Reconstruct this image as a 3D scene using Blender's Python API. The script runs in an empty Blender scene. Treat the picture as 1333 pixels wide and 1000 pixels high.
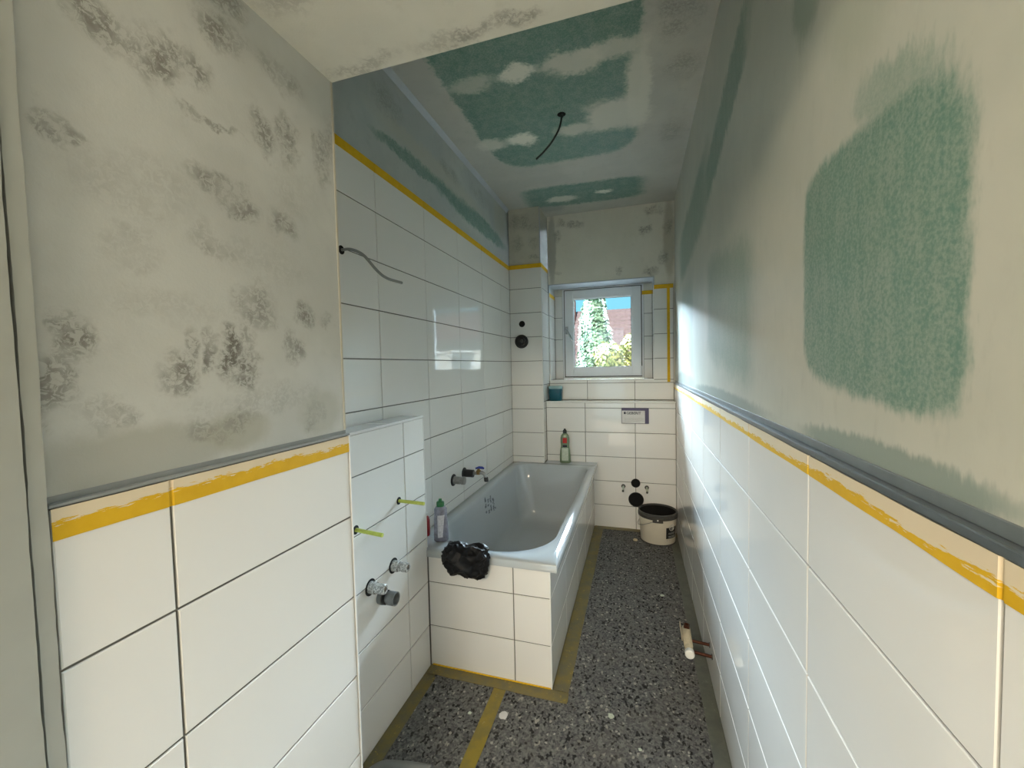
import bpy, bmesh, math, random
from mathutils import Vector, Matrix, Quaternion, noise as mnoise
random.seed(7)
scene = bpy.context.scene
C = scene.collection

# ------------------------------------------------------------------ camera
F_PX = 530.17
YAW, PITCH, ROLL = 0.2974, -0.0426, -0.0223
EYE = Vector((0.0, 0.0, 1.343))
def cam_axes():
    cy, sy = math.cos(YAW), math.sin(YAW)
    f = Vector((-sy*math.cos(PITCH), cy*math.cos(PITCH), math.sin(PITCH)))
    r = Vector((cy, sy, 0)); u = r.cross(f)
    cr, sr = math.cos(ROLL), math.sin(ROLL)
    return f, cr*r + sr*u, -sr*r + cr*u
_f, _r, _u = cam_axes()
cam_data = bpy.data.cameras.new('camera')
cam_data.sensor_fit = 'HORIZONTAL'; cam_data.sensor_width = 36.0
cam_data.lens = F_PX/1333*36.0
cam_data.clip_start = 0.02; cam_data.clip_end = 300
cam = bpy.data.objects.new('camera', cam_data); C.objects.link(cam)
m = Matrix.Identity(4)
for i in range(3):
    m[i][0] = _r[i]; m[i][1] = _u[i]; m[i][2] = -_f[i]; m[i][3] = EYE[i]
cam.matrix_world = m
scene.camera = cam

# ------------------------------------------------------------------ light
scene.view_settings.view_transform = 'Standard'
scene.view_settings.look = 'None'
scene.view_settings.gamma = 1.0
scene.view_settings.use_curve_mapping = False
scene.view_settings.exposure = -0.15
try:
    scene.cycles.use_denoising = True
    scene.cycles.max_bounces = 10
    scene.cycles.diffuse_bounces = 6
    scene.cycles.glossy_bounces = 5
    scene.cycles.transparent_max_bounces = 12
    scene.cycles.sample_clamp_indirect = 6.0
except Exception:
    pass

SUN_DIR = Vector((0.06, 0.80, -0.60)).normalized()      # the way the light travels: from behind the camera
world = bpy.data.worlds.new('sky'); scene.world = world
world.use_nodes = True
wn = world.node_tree.nodes; wl = world.node_tree.links
wn.clear()
w_out = wn.new('ShaderNodeOutputWorld'); w_bg = wn.new('ShaderNodeBackground')
w_tc = wn.new('ShaderNodeTexCoord'); w_sep = wn.new('ShaderNodeSeparateXYZ')
w_ramp = wn.new('ShaderNodeValToRGB')
w_ramp.color_ramp.elements[0].position = 0.0; w_ramp.color_ramp.elements[0].color = (0.30, 0.78, 0.95, 1)
w_ramp.color_ramp.elements[1].position = 0.7; w_ramp.color_ramp.elements[1].color = (0.10, 0.42, 0.80, 1)
wl.new(w_tc.outputs['Generated'], w_sep.inputs[0]); wl.new(w_sep.outputs['Z'], w_ramp.inputs[0])
wl.new(w_ramp.outputs[0], w_bg.inputs['Color']); wl.new(w_bg.outputs[0], w_out.inputs[0])
w_bg.inputs['Strength'].default_value = 1.35

def add_light(name, kind, energy, color, loc=(0, 0, 0), direction=(0, 0, -1), size=None):
    l = bpy.data.lights.new(name, kind); l.energy = energy; l.color = color
    if kind == 'AREA':
        l.shape = 'RECTANGLE'; l.size, l.size_y = size
    o = bpy.data.objects.new(name, l); C.objects.link(o)
    o.location = loc
    o.rotation_euler = Vector(direction).to_track_quat('-Z', 'Y').to_euler()
    return o
sun = add_light('sun', 'SUN', 22.0, (1.0, 0.95, 0.86), direction=SUN_DIR)
sun.data.angle = 0.009
# added area lamp at the hall's rear opening, strengthening the daylight there
hall_rear_fill = add_light('hall_opening_fill', 'AREA', 9.0, (0.84, 0.94, 1.0), (-0.62, -3.0, 1.15), (0.02, 1, 0), (0.62, 2.1))
# added unseen area lamp high in the hall, brightens the bath front
hall_high_fill = add_light('hall_top_fill', 'AREA', 112.0, (1.0, 0.84, 0.61), (-0.45, -2.2, 2.48), (0.04, 1, -0.32), (1.5, 0.3))
# added area lamp outside, above the view, boosting sky light through the window
window_fill = add_light('window_sky_fill', 'AREA', 42000.0, (0.70, 0.86, 1.0), (-3.9, 11.0, 4.75), (3.6, -7.2, -3.1), (13.0, 2.3))

# ------------------------------------------------------------------ node helpers
class NT:
    def __init__(self, name):
        self.mat = bpy.data.materials.new(name); self.mat.use_nodes = True
        self.t = self.mat.node_tree; self.t.nodes.clear()
        self.out = self.t.nodes.new('ShaderNodeOutputMaterial')
    def n(self, kind, **kw):
        x = self.t.nodes.new(kind)
        for k, v in kw.items(): setattr(x, k, v)
        return x
    def set(self, sock, v):
        if isinstance(v, bpy.types.NodeSocket): self.t.links.new(v, sock)
        elif isinstance(v, (tuple, list)) and len(v) == 3 and sock.type == 'RGBA': sock.default_value = (*v, 1)
        else: sock.default_value = v
    def math(self, op, a, b=0.0, c=None, clamp=False):
        x = self.n('ShaderNodeMath', operation=op); x.use_clamp = clamp
        self.set(x.inputs[0], a); self.set(x.inputs[1], b)
        if c is not None: self.set(x.inputs[2], c)
        return x.outputs[0]
    def mix(self, fac, a, b):
        x = self.n('ShaderNodeMix', data_type='RGBA')
        self.set(x.inputs[0], fac); self.set(x.inputs[6], a); self.set(x.inputs[7], b)
        return x.outputs[2]
    def smooth(self, x, lo, hi):
        y = self.n('ShaderNodeMapRange', interpolation_type='SMOOTHSTEP')
        self.set(y.inputs[0], x); y.inputs[1].default_value = lo; y.inputs[2].default_value = hi
        return y.outputs[0]
    def noise(self, vec, scale, detail=3, rough=0.55, out=0, distortion=0.0):
        x = self.n('ShaderNodeTexNoise')
        if vec is not None: self.set(x.inputs['Vector'], vec)
        x.inputs['Scale'].default_value = scale; x.inputs['Detail'].default_value = detail
        x.inputs['Roughness'].default_value = rough; x.inputs['Distortion'].default_value = distortion
        return x.outputs[out]
    def obj(self):
        return self.n('ShaderNodeTexCoord').outputs['Object']
    def sep(self, v):
        x = self.n('ShaderNodeSeparateXYZ'); self.set(x.inputs[0], v); return x.outputs
    def scale_vec(self, v, s):
        x = self.n('ShaderNodeMapping'); self.set(x.inputs[0], v); x.inputs['Scale'].default_value = s
        return x.outputs[0]
    def bump(self, h, strength=0.2, dist=0.002):
        x = self.n('ShaderNodeBump'); self.set(x.inputs['Height'], h)
        x.inputs['Strength'].default_value = strength; x.inputs['Distance'].default_value = dist
        return x.outputs[0]
    def bsdf(self, color, rough=0.5, metallic=0.0, spec=0.5, normal=None, coat=0.0, trans=0.0, ior=1.45, alpha=None):
        b = self.n('ShaderNodeBsdfPrincipled')
        self.set(b.inputs['Base Color'], color); self.set(b.inputs['Roughness'], rough)
        self.set(b.inputs['Metallic'], metallic); b.inputs['Specular IOR Level'].default_value = spec
        b.inputs['Coat Weight'].default_value = coat; b.inputs['Transmission Weight'].default_value = trans
        b.inputs['IOR'].default_value = ior
        if normal is not None: self.set(b.inputs['Normal'], normal)
        self.t.links.new(b.outputs[0], self.out.inputs[0])
        return b

def lin(r, g, b):
    f = lambda c: (c/255/12.92) if c/255 <= 0.04045 else ((c/255+0.055)/1.055)**2.4
    return (f(r), f(g), f(b))

M = {}
def simple(name, color, rough=0.5, metallic=0.0, spec=0.5, var=0.06, vscale=30, bump=0.0, coat=0.0, trans=0.0):
    t = NT(name)
    nz = t.noise(t.obj(), vscale, 3)
    dark = tuple(c*(1-var*2) for c in color); light = tuple(min(1, c*(1+var)) for c in color)
    col = t.mix(nz, dark, light)
    nm = t.bump(nz, bump, 0.001) if bump else None
    t.bsdf(col, rough, metallic, spec, nm, coat, trans)
    M[name] = t.mat
    return t.mat

# ---- tiles and grout
def tile_mat(name, color):
    t = NT(name)
    oi = t.n('ShaderNodeObjectInfo').outputs['Random']
    col = t.mix(oi, tuple(c*0.985 for c in color), tuple(min(1, c*1.01) for c in color))
    co = t.obj()
    wob = t.noise(co, 7, 2, 0.5)
    dust = t.smooth(t.noise(co, 5, 5, 0.7), 0.45, 0.85)
    rough = t.math('MULTIPLY_ADD', dust, 0.06, 0.025)
    t.bsdf(col, rough, 0, 0.5, t.bump(wob, 0.10, 0.004))
    M[name] = t.mat
tile_mat('glazed_tile', (0.80, 0.79, 0.765))
simple('grout', lin(112, 111, 106), 0.9, var=0.12, vscale=80)
simple('white_profile', (0.80, 0.80, 0.79), 0.3, var=0.02)
simple('primer_light', lin(140, 144, 144), 0.5, var=0.1, vscale=25)
simple('primer_grey', lin(112, 120, 124), 0.35, var=0.15, vscale=25, spec=0.6)
simple('brushed_profile', lin(120, 127, 132), 0.28, metallic=0.6, var=0.12, vscale=25)

# ---- plaster with filler, smudges and bare green board
BOARD = lin(92, 132, 119)
def plaster(name, axes, base, base2, patches=(), smudges=(), bumps=0.25, soil=0.25, streak=(1, 1, 1), sheen=0.55):
    """patches: (u, v, hu, hv, colour, softness, noise_amount, noise_scale, opacity, shear); smudges: (u, v, hu, hv, strength)"""
    t = NT(name); co = t.obj()
    so = t.sep(co); u0, v0 = so[axes[0]], so[axes[1]]
    big = t.noise(co, 3.2, 4, 0.6); mid = t.noise(t.scale_vec(co, streak), 22, 5, 0.65); fine = t.noise(co, 240, 2, 0.6)
    nv = t.noise(co, 9, 4, 0.6, out=1); ns = t.sep(nv)
    du = t.math('SUBTRACT', ns[0], 0.5); dv = t.math('SUBTRACT', ns[1], 0.5)
    nv2 = t.noise(t.scale_vec(co, streak), 45, 3, 0.6, out=1); ns2 = t.sep(nv2)
    du2 = t.math('SUBTRACT', ns2[0], 0.5); dv2 = t.math('SUBTRACT', ns2[1], 0.5)
    stip = t.noise(co, 170, 3, 0.7)
    col = t.mix(t.smooth(big, 0.35, 0.7), base, base2)
    col = t.mix(t.math('MULTIPLY', t.smooth(mid, 0.52, 0.8), soil), col, tuple(c*0.72 for c in base))
    for (u, v, hu, hv, c, soft, amt, fineamt, opac, shear) in patches:
        uu = t.math('ADD', t.math('MULTIPLY_ADD', du, amt, u0), t.math('MULTIPLY', du2, fineamt))
        vv = t.math('ADD', t.math('MULTIPLY_ADD', dv, amt, v0), t.math('MULTIPLY', dv2, fineamt))
        a = t.math('DIVIDE', t.math('ABSOLUTE', t.math('SUBTRACT', uu, u)), hu)
        vs = t.math('SUBTRACT', vv, v)
        if shear: vs = t.math('SUBTRACT', vs, t.math('MULTIPLY', t.math('SUBTRACT', uu, u), shear))
        b = t.math('DIVIDE', t.math('ABSOLUTE', vs), hv)
        if min(hu, hv) < 0.09 or soft > 0.4:
            d = t.math('SQRT', t.math('ADD', t.math('MULTIPLY', a, a), t.math('MULTIPLY', b, b)))
        else:
            d = t.math('POWER', t.math('ADD', t.math('POWER', a, 6.0), t.math('POWER', b, 6.0)), 1/6)
        mk = t.smooth(d, 1+soft, 1-soft*1.0)
        mk = t.math('MULTIPLY', mk, opac)
        if c == BOARD:
            cc = t.mix(t.math('MULTIPLY', t.smooth(t.math('ADD', t.math('MULTIPLY', mid, 0.35), t.math('MULTIPLY', stip, 0.65)), 0.36, 0.64), 0.40), c, base)
        else: cc = c
        col = t.mix(mk, col, cc)
    if smudges:
        br = t.smooth(t.noise(co, 85, 5, 0.74, distortion=0.8), 0.42, 0.55)
        br2 = t.smooth(t.noise(co, 16, 3, 0.6), 0.36, 0.6)
        tot = None
        for (u, v, hu, hv, s) in smudges:
            uu = t.math('ADD', t.math('MULTIPLY_ADD', du, 0.10, u0), t.math('MULTIPLY', du2, 0.03)); vv = t.math('ADD', t.math('MULTIPLY_ADD', dv, 0.10, v0), t.math('MULTIPLY', dv2, 0.03))
            a = t.math('DIVIDE', t.math('SUBTRACT', uu, u), hu); b = t.math('DIVIDE', t.math('SUBTRACT', vv, v), hv)
            d = t.math('SQRT', t.math('ADD', t.math('MULTIPLY', a, a), t.math('MULTIPLY', b, b)))
            mk = t.math('MULTIPLY', t.smooth(d, 1.35, 0.45), s)
            tot = mk if tot is None else t.math('MAXIMUM', tot, mk)
        core = t.math('MULTIPLY', tot, t.math('MULTIPLY_ADD', br2, 0.55, 0.45))
        tot = t.math('MULTIPLY', core, t.math('MULTIPLY_ADD', br, 0.75, 0.25))
        col = t.mix(tot, col, lin(104, 101, 94))
    h = t.math('ADD', t.math('MULTIPLY', mid, 0.7), t.math('MULTIPLY', fine, 0.3))
    t.bsdf(col, sheen, 0, 0.4, t.bump(h, bumps, 0.003))
    M[name] = t.mat

WHT = lin(236, 234, 222); FIL = lin(216, 214, 202)
plaster('plaster_right', (1, 2), lin(188, 190, 180), lin(198, 198, 187), [
    (0.695, 1.475, 0.20, 0.185, BOARD, 0.06, 0.035, 0.03, 0.95, 0.12),
    (0.61, 1.655, 0.10, 0.05, BOARD, 0.3, 0.05, 0.06, 0.55, 0.5),
    (1.62, 1.53, 0.36, 0.21, BOARD, 0.20, 0.06, 0.08, 0.62, 0.15),
    (2.75, 1.57, 0.27, 0.26, BOARD, 0.20, 0.08, 0.10, 0.35, 0.1),  # board patch faded so the window's pale sheen sits in the colour
    (1.66, 2.20, 0.36, 0.09, BOARD, 0.25, 0.08, 0.10, 0.85, -0.25),
    (2.55, 2.10, 0.55, 0.16, BOARD, 0.25, 0.08, 0.10, 0.8, -0.1),
    (0.89, 2.03, 0.07, 0.10, lin(140, 152, 138), 0.3, 0.05, 0.05, 0.8, 0),
    (0.70, 1.86, 0.10, 0.10, lin(170, 176, 162), 0.5, 0.05, 0.05, 0.6, 0),
    (0.66, 1.212, 0.23, 0.022, lin(132, 146, 138), 0.25, 0.015, 0.03, 0.85, 0),
    (1.75, 1.212, 0.60, 0.028, lin(130, 142, 138), 0.25, 0.02, 0.03, 0.8, 0),
    (2.95, 1.23, 0.50, 0.05, lin(128, 140, 136), 0.3, 0.02, 0.03, 0.7, 0),
], soil=0.25, streak=(1, 1.8, 0.6), bumps=0.10, sheen=0.36)
plaster('plaster_entry', (1, 2), lin(182, 184, 180), lin(196, 198, 194), [
    (0.40, 1.225, 0.14, 0.045, lin(160, 160, 149), 0.35, 0.03, 0.02, 0.7, 0),
    (0.75, 1.25, 0.06, 0.05, lin(168, 168, 158), 0.35, 0.03, 0.02, 0.7, 0),
    (0.55, 1.24, 0.06, 0.035, lin(166, 165, 152), 0.35, 0.03, 0.02, 0.8, 0),
], [
    (0.385, 1.815, 0.035, 0.035, 0.95), (0.425, 1.79, 0.03, 0.03, 0.7), (0.455, 1.83, 0.045, 0.04, 0.8), (0.46, 1.80, 0.03, 0.025, 0.8),
    (0.505, 1.84, 0.03, 0.03, 0.7), (0.56, 1.93, 0.05, 0.03, 0.75), (0.56, 2.0, 0.05, 0.03, 0.6), (0.68, 1.93, 0.05, 0.03, 0.5),
    (0.625, 1.80, 0.03, 0.035, 0.75), (0.69, 1.815, 0.03, 0.05, 0.75), (0.78, 1.82, 0.025, 0.06, 0.6), (0.805, 1.86, 0.02, 0.06, 0.5),
    (0.312, 1.655, 0.022, 0.018, 0.8), (0.335, 1.66, 0.02, 0.012, 0.6), (0.53, 1.665, 0.05, 0.022, 0.75), (0.57, 1.64, 0.04, 0.018, 0.7),
    (0.67, 1.64, 0.035, 0.035, 0.7), (0.52, 1.565, 0.035, 0.03, 0.5), (0.40, 1.53, 0.04, 0.03, 0.3),
    (0.33, 1.395, 0.022, 0.035, 0.85), (0.312, 1.35, 0.02, 0.035, 0.75), (0.31, 1.305, 0.022, 0.03, 0.7), (0.36, 1.29, 0.03, 0.02, 0.5),
    (0.455, 1.345, 0.035, 0.03, 0.8), (0.475, 1.39, 0.018, 0.035, 0.6), (0.51, 1.385, 0.012, 0.04, 0.85), (0.54, 1.385, 0.016, 0.045, 0.95),
    (0.57, 1.385, 0.018, 0.045, 0.95), (0.565, 1.335, 0.025, 0.025, 0.8), (0.60, 1.475, 0.045, 0.045, 0.6), (0.72, 1.475, 0.03, 0.03, 0.75),
    (0.675, 1.395, 0.022, 0.04, 0.65), (0.50, 1.25, 0.05, 0.025, 0.4), (0.55, 1.265, 0.025, 0.025, 0.55), (0.73, 1.25, 0.03, 0.03, 0.4),
    (0.78, 1.46, 0.02, 0.02, 0.5),
    (0.53, 1.772, 0.045, 0.006, 0.6), (0.42, 1.62, 0.09, 0.05, 0.18), (0.62, 1.56, 0.12, 0.04, 0.16), (0.70, 1.72, 0.07, 0.05, 0.2), (0.45, 1.45, 0.10, 0.03, 0.15), (0.60, 1.29, 0.14, 0.03, 0.25),
], soil=0.2)
plaster('plaster_ceiling', (0, 1), lin(184, 184, 176), lin(194, 193, 184), [
    (-0.66, 3.35, 0.10, 0.10, lin(150, 153, 150), 0.3, 0.05, 0.05, 0.6, 0),
    (-0.405, 1.80, 0.435, 0.84, BOARD, 0.03, 0.05, 0.05, 1.0, 0),
    (-0.38, 3.18, 0.44, 0.185, BOARD, 0.12, 0.05, 0.06, 1.0, 0.05),
    (-0.73, 1.80, 0.11, 0.05, FIL, 0.45, 0.13, 0.07, 0.55, 0),
    (-0.50, 1.80, 0.085, 0.045, WHT, 0.45, 0.13, 0.07, 0.9, 0),
    (-0.25, 1.81, 0.14, 0.07, FIL, 0.35, 0.13, 0.07, 0.85, 0),
    (-0.08, 1.79, 0.13, 0.05, FIL, 0.45, 0.13, 0.07, 0.75, 0),
    (-0.62, 2.32, 0.085, 0.055, WHT, 0.45, 0.11, 0.06, 0.95, 0),
    (-0.80, 2.32, 0.08, 0.06, FIL, 0.45, 0.11, 0.06, 0.85, 0),
    (-0.32, 2.32, 0.09, 0.05, FIL, 0.45, 0.11, 0.06, 0.8, 0),
    (-0.09, 2.26, 0.15, 0.13, FIL, 0.30, 0.13, 0.07, 0.9, 0),
    (0.02, 2.1, 0.06, 0.30, FIL, 0.3, 0.06, 0.05, 0.9, 0),
    (-0.22, 3.2, 0.06, 0.03, WHT, 0.45, 0.11, 0.06, 0.9, 0),
    (-0.55, 3.23, 0.11, 0.05, FIL, 0.45, 0.11, 0.06, 0.85, 0),
], [(0.17, 1.7, 0.10, 0.12, 0.45), (0.20, 2.0, 0.07, 0.10, 0.4), (0.20, 2.5, 0.07, 0.12, 0.35), (0.22, 1.4, 0.08, 0.2, 0.4)], soil=0.3)
plaster('plaster_left', (1, 2), lin(176, 182, 181), lin(188, 192, 188), [
    (2.60, 2.335, 0.62, 0.060, BOARD, 0.22, 0.06, 0.05, 0.95, -0.02),
    (1.85, 2.345, 0.36, 0.032, BOARD, 0.25, 0.05, 0.05, 0.85, 0.05),
    (2.10, 2.42, 0.6, 0.05, lin(186, 186, 176), 0.4, 0.05, 0.05, 0.7, 0.0),
    (3.10, 2.5, 0.12, 0.12, lin(186, 186, 176), 0.4, 0.05, 0.05, 0.6, 0.0),
], [(1.6, 2.50, 0.12, 0.06, 0.4), (2.2, 2.48, 0.14, 0.04, 0.4), (2.7, 2.52, 0.2, 0.05, 0.3)], soil=0.35)
plaster('plaster_back', (0, 2), lin(212, 209, 197), lin(220, 217, 206), [
    (-0.70, 2.35, 0.035, 0.30, lin(160, 160, 154), 0.25, 0.02, 0.02, 0.7, 0),
    (0.26, 2.35, 0.045, 0.30, lin(172, 166, 150), 0.25, 0.02, 0.02, 0.7, 0),
], [(-0.50, 2.55, 0.08, 0.03, 0.6), (0.08, 2.44, 0.05, 0.035, 0.8), (0.15, 2.585, 0.07, 0.04, 0.6), (0.22, 2.20, 0.04, 0.06, 0.6),
    (0.12, 2.11, 0.05, 0.04, 0.8), (-0.65, 2.46, 0.03, 0.06, 0.55), (-0.13, 2.13, 0.03, 0.03, 0.6), (0.25, 2.44, 0.03, 0.06, 0.5),
    (-0.62, 2.58, 0.05, 0.03, 0.5), (-0.64, 2.14, 0.03, 0.02, 0.4)], soil=0.3)
plaster('plaster_column', (0, 2), lin(190, 187, 174), lin(200, 197, 184), [],
        [(-0.92, 2.53, 0.10, 0.06, 0.5), (-0.80, 2.50, 0.06, 0.05, 0.4), (-0.94, 2.36, 0.05, 0.07, 0.45), (-0.80, 2.36, 0.06, 0.05, 0.35), (-0.8, 2.24, 0.05, 0.02, 0.5)], soil=0.3)
plaster('plaster_soffit', (0, 1), lin(200, 200, 190), lin(212, 211, 200), [], [
    (-0.60, 0.60, 0.10, 0.05, 0.35), (-0.35, 0.80, 0.10, 0.025, 0.6), (-0.22, 0.79, 0.06, 0.02, 0.6), (-0.58, 0.80, 0.10, 0.02, 0.4), (-0.2, 0.70, 0.03, 0.02, 0.5)], soil=0.25)
simple('plaster_plain', lin(190, 184, 168), 0.8, var=0.05, vscale=12)
simple('reveal_plaster', lin(178, 184, 190), 0.6, var=0.05, vscale=14)
simple('door_paint', lin(160, 163, 157), 0.5, var=0.05, vscale=18, bump=0.2)
simple('crack_dark', lin(70, 66, 56), 0.9, var=0.3, vscale=60)
simple('hall_floor_wood', lin(206, 196, 180), 0.5, var=0.12, vscale=9)
simple('screed', lin(122, 112, 84), 0.8, var=0.15, vscale=25)
simple('white_pvc', (0.78, 0.79, 0.80), 0.28, var=0.02)
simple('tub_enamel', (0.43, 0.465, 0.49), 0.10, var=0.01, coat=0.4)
simple('black_plastic', (0.012, 0.012, 0.013), 0.45, var=0.2)
simple('dark_hole', (0.003, 0.003, 0.003), 0.9, var=0.2)
simple('black_film', (0.006, 0.006, 0.007), 0.5, spec=0.25, var=0.2, bump=0.1)
simple('chrome', (0.62, 0.62, 0.62), 0.22, metallic=1.0, var=0.12, vscale=120)
simple('dull_metal', (0.36, 0.35, 0.33), 0.38, metallic=0.9, var=0.2, vscale=90)
simple('brass', lin(150, 120, 70), 0.35, metallic=0.9, var=0.2, vscale=90)
simple('copper', lin(82, 46, 32), 0.45, metallic=0.7, var=0.25, vscale=90)
simple('grey_plastic', lin(120, 121, 120), 0.5, var=0.08)
simple('white_cap', lin(236, 234, 228), 0.4, var=0.02)
simple('cream_body', lin(205, 190, 160), 0.6, var=0.14, vscale=120)
simple('stud_sleeve', lin(196, 204, 92), 0.4, var=0.12, vscale=90)
simple('blue_handle', lin(40, 60, 150), 0.4)
simple('cable_grey', lin(128, 130, 128), 0.5, var=0.05)
simple('cable_black', lin(44, 50, 46), 0.5)
simple('teal_plastic', lin(16, 78, 92), 0.35, var=0.05)
simple('cup_rim', lin(140, 170, 172), 0.35)
simple('bucket_white', lin(214, 206, 188), 0.4, var=0.04, vscale=14)
simple('bucket_rim_grey', lin(66, 65, 62), 0.5)
simple('label_black', lin(22, 24, 24), 0.4)
simple('label_print', lin(190, 190, 186), 0.5)
simple('red_plastic', lin(150, 14, 20), 0.3)
simple('bottle_grey', lin(132, 132, 146), 0.25, var=0.35, vscale=60)
simple('label_paper', lin(200, 198, 204), 0.5, var=0.3, vscale=90)
simple('cap_green', lin(22, 96, 48), 0.35)
simple('bottle_olive', lin(120, 138, 112), 0.2, var=0.15)
simple('cap_dark', lin(34, 38, 36), 0.4)
simple('label_cream', lin(196, 204, 186), 0.45, var=0.25, vscale=120)
simple('label_redpatch', lin(186, 40, 34), 0.45)
simple('plate_grey', lin(206, 204, 202), 0.35, var=0.03)
simple('plate_purple', lin(60, 52, 82), 0.4)
simple('ink', lin(22, 22, 40), 0.5)
simple('ink_soft', lin(150, 148, 140), 0.5)
simple('print_dark', lin(84, 92, 98), 0.5)
simple('roof_tile', lin(100, 84, 86), 0.8, var=0.3, vscale=9)
simple('house_wall', lin(190, 189, 186), 0.8, var=0.04)
simple('chimney_brick', lin(170, 96, 70), 0.8)
simple('bounce_yard', lin(150, 150, 146), 0.9, var=0.2, vscale=1.2)  # unseen ground, tone raised to bounce light up through the window
simple('bark', lin(82, 66, 50), 0.9)
def leaf(name, a, b):
    t = NT(name); nz = t.noise(t.obj(), 5.0, 4, 0.7)
    t.bsdf(t.mix(t.smooth(nz, 0.35, 0.65), a, b), 0.6, 0, 0.3); M[name] = t.mat
leaf('needles', lin(38, 64, 44), lin(116, 136, 114))
leaf('yellow_leaf', lin(82, 90, 40), lin(136, 130, 76))

def tape_mat(name, vlo, vhi, smear, axis=2, along=1, seed=0.0):
    """yellow masking tape; filler dragged over its upper edge"""
    t = NT(name); co = t.obj(); s = t.sep(co)
    v = t.math('DIVIDE', t.math('SUBTRACT', s[axis], vlo), vhi-vlo)
    sc = [30, 30, 30]; sc[axis] = 260; sc[along] = 34
    mp = t.scale_vec(co, tuple(sc))
    nz = t.noise(mp, 1.0, 5, 0.7)
    low = t.noise(co, 5.0, 2, 0.5)
    e = t.math('ADD', v, t.math('MULTIPLY', t.math('SUBTRACT', nz, 0.5), 1.15))
    e = t.math('ADD', e, t.math('MULTIPLY', t.math('SUBTRACT', low, 0.5), 0.7))
    mk = t.smooth(e, 1-smear-0.025, 1-smear+0.025)
    col = t.mix(t.noise(co, 40, 3), lin(206, 160, 20), lin(226, 184, 36))
    t.bsdf(t.mix(mk, col, lin(222, 206, 178)), 0.6, 0, 0.3, t.bump(nz, 0.15, 0.001)); M[name] = t.mat
tape_mat('tape_right', 1.139, 1.175, 0.62)
tape_mat('tape_entry', 1.145, 1.184, 0.42)
tape_mat('tape_plain', 0.0, 1.0, -2.0)
def olive_tape(name, a, b, c):
    t = NT(name); co = t.obj()
    nz = t.noise(co, 14, 5, 0.7); n2 = t.noise(co, 60, 4, 0.7)
    col = t.mix(t.smooth(nz, 0.35, 0.65), a, b)
    col = t.mix(t.smooth(n2, 0.60, 0.75), col, c)
    t.bsdf(col, 0.45, 0, 0.4, t.bump(n2, 0.15, 0.001)); M[name] = t.mat
olive_tape('floor_tape_olive', lin(122, 108, 60), lin(104, 98, 74), lin(168, 146, 60))
olive_tape('floor_tape_yellow', lin(138, 120, 44), lin(122, 108, 54), lin(160, 150, 110))
olive_tape('floor_tape_grey', lin(98, 99, 88), lin(86, 88, 80), lin(120, 120, 108))
def fleece():
    t = NT('speckled_fleece'); co = t.obj()
    wob = t.n('ShaderNodeVectorMath', operation='MULTIPLY_ADD')
    t.set(wob.inputs[0], t.noise(co, 130, 3, 0.7, out=1)); wob.inputs[1].default_value = (0.016, 0.016, 0.0); t.set(wob.inputs[2], co)
    def chips(scale, sc=(1, 1, 0)):
        v = t.n('ShaderNodeTexVoronoi'); t.set(v.inputs['Vector'], t.scale_vec(wob.outputs[0], sc)); v.inputs['Scale'].default_value = scale
        return t.sep(v.outputs['Color'])
    a = chips(150); b = chips(95, (1.3, 0.9, 0)); n3 = t.noise(co, 5, 4, 0.6)
    col = t.mix(a[0], lin(70, 70, 72), lin(120, 119, 116))
    col = t.mix(t.math('MULTIPLY', t.smooth(b[1], 0.84, 0.90), 0.85), col, lin(14, 14, 17))
    col = t.mix(t.smooth(a[2], 0.985, 0.99), col, lin(160, 157, 150))
    col = t.mix(t.smooth(b[2], 0.985, 0.99), col, lin(150, 146, 138))
    col = t.mix(t.math('MULTIPLY', t.smooth(n3, 0.45, 0.75), 0.35), col, lin(100, 96, 90))
    t.bsdf(col, 0.9, 0, 0.2, t.bump(a[0], 0.35, 0.002)); M['speckled_fleece'] = t.mat
fleece()
def glass():
    t = NT('window_glass')
    tr = t.n('ShaderNodeBsdfTransparent'); gl = t.n('ShaderNodeBsdfGlossy'); gl.inputs['Roughness'].default_value = 0.02
    tr.inputs[0].default_value = (0.96, 0.985, 0.98, 1)
    fr = t.n('ShaderNodeFresnel'); fr.inputs[0].default_value = 1.45
    mx = t.n('ShaderNodeMixShader')
    t.t.links.new(fr.outputs[0], mx.inputs[0]); t.t.links.new(tr.outputs[0], mx.inputs[1]); t.t.links.new(gl.outputs[0], mx.inputs[2])
    t.t.links.new(mx.outputs[0], t.out.inputs[0]); M['window_glass'] = t.mat
glass()
def clear_sleeve():
    t = NT('clear_sleeve'); nz = t.noise(t.obj(), 150, 3, 0.7)
    t.bsdf(t.mix(t.smooth(nz, 0.42, 0.58), lin(150, 150, 148), lin(214, 214, 212)), 0.2, 0.15, 0.6, t.bump(nz, 0.4, 0.002)); M['clear_sleeve'] = t.mat
clear_sleeve()

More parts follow.
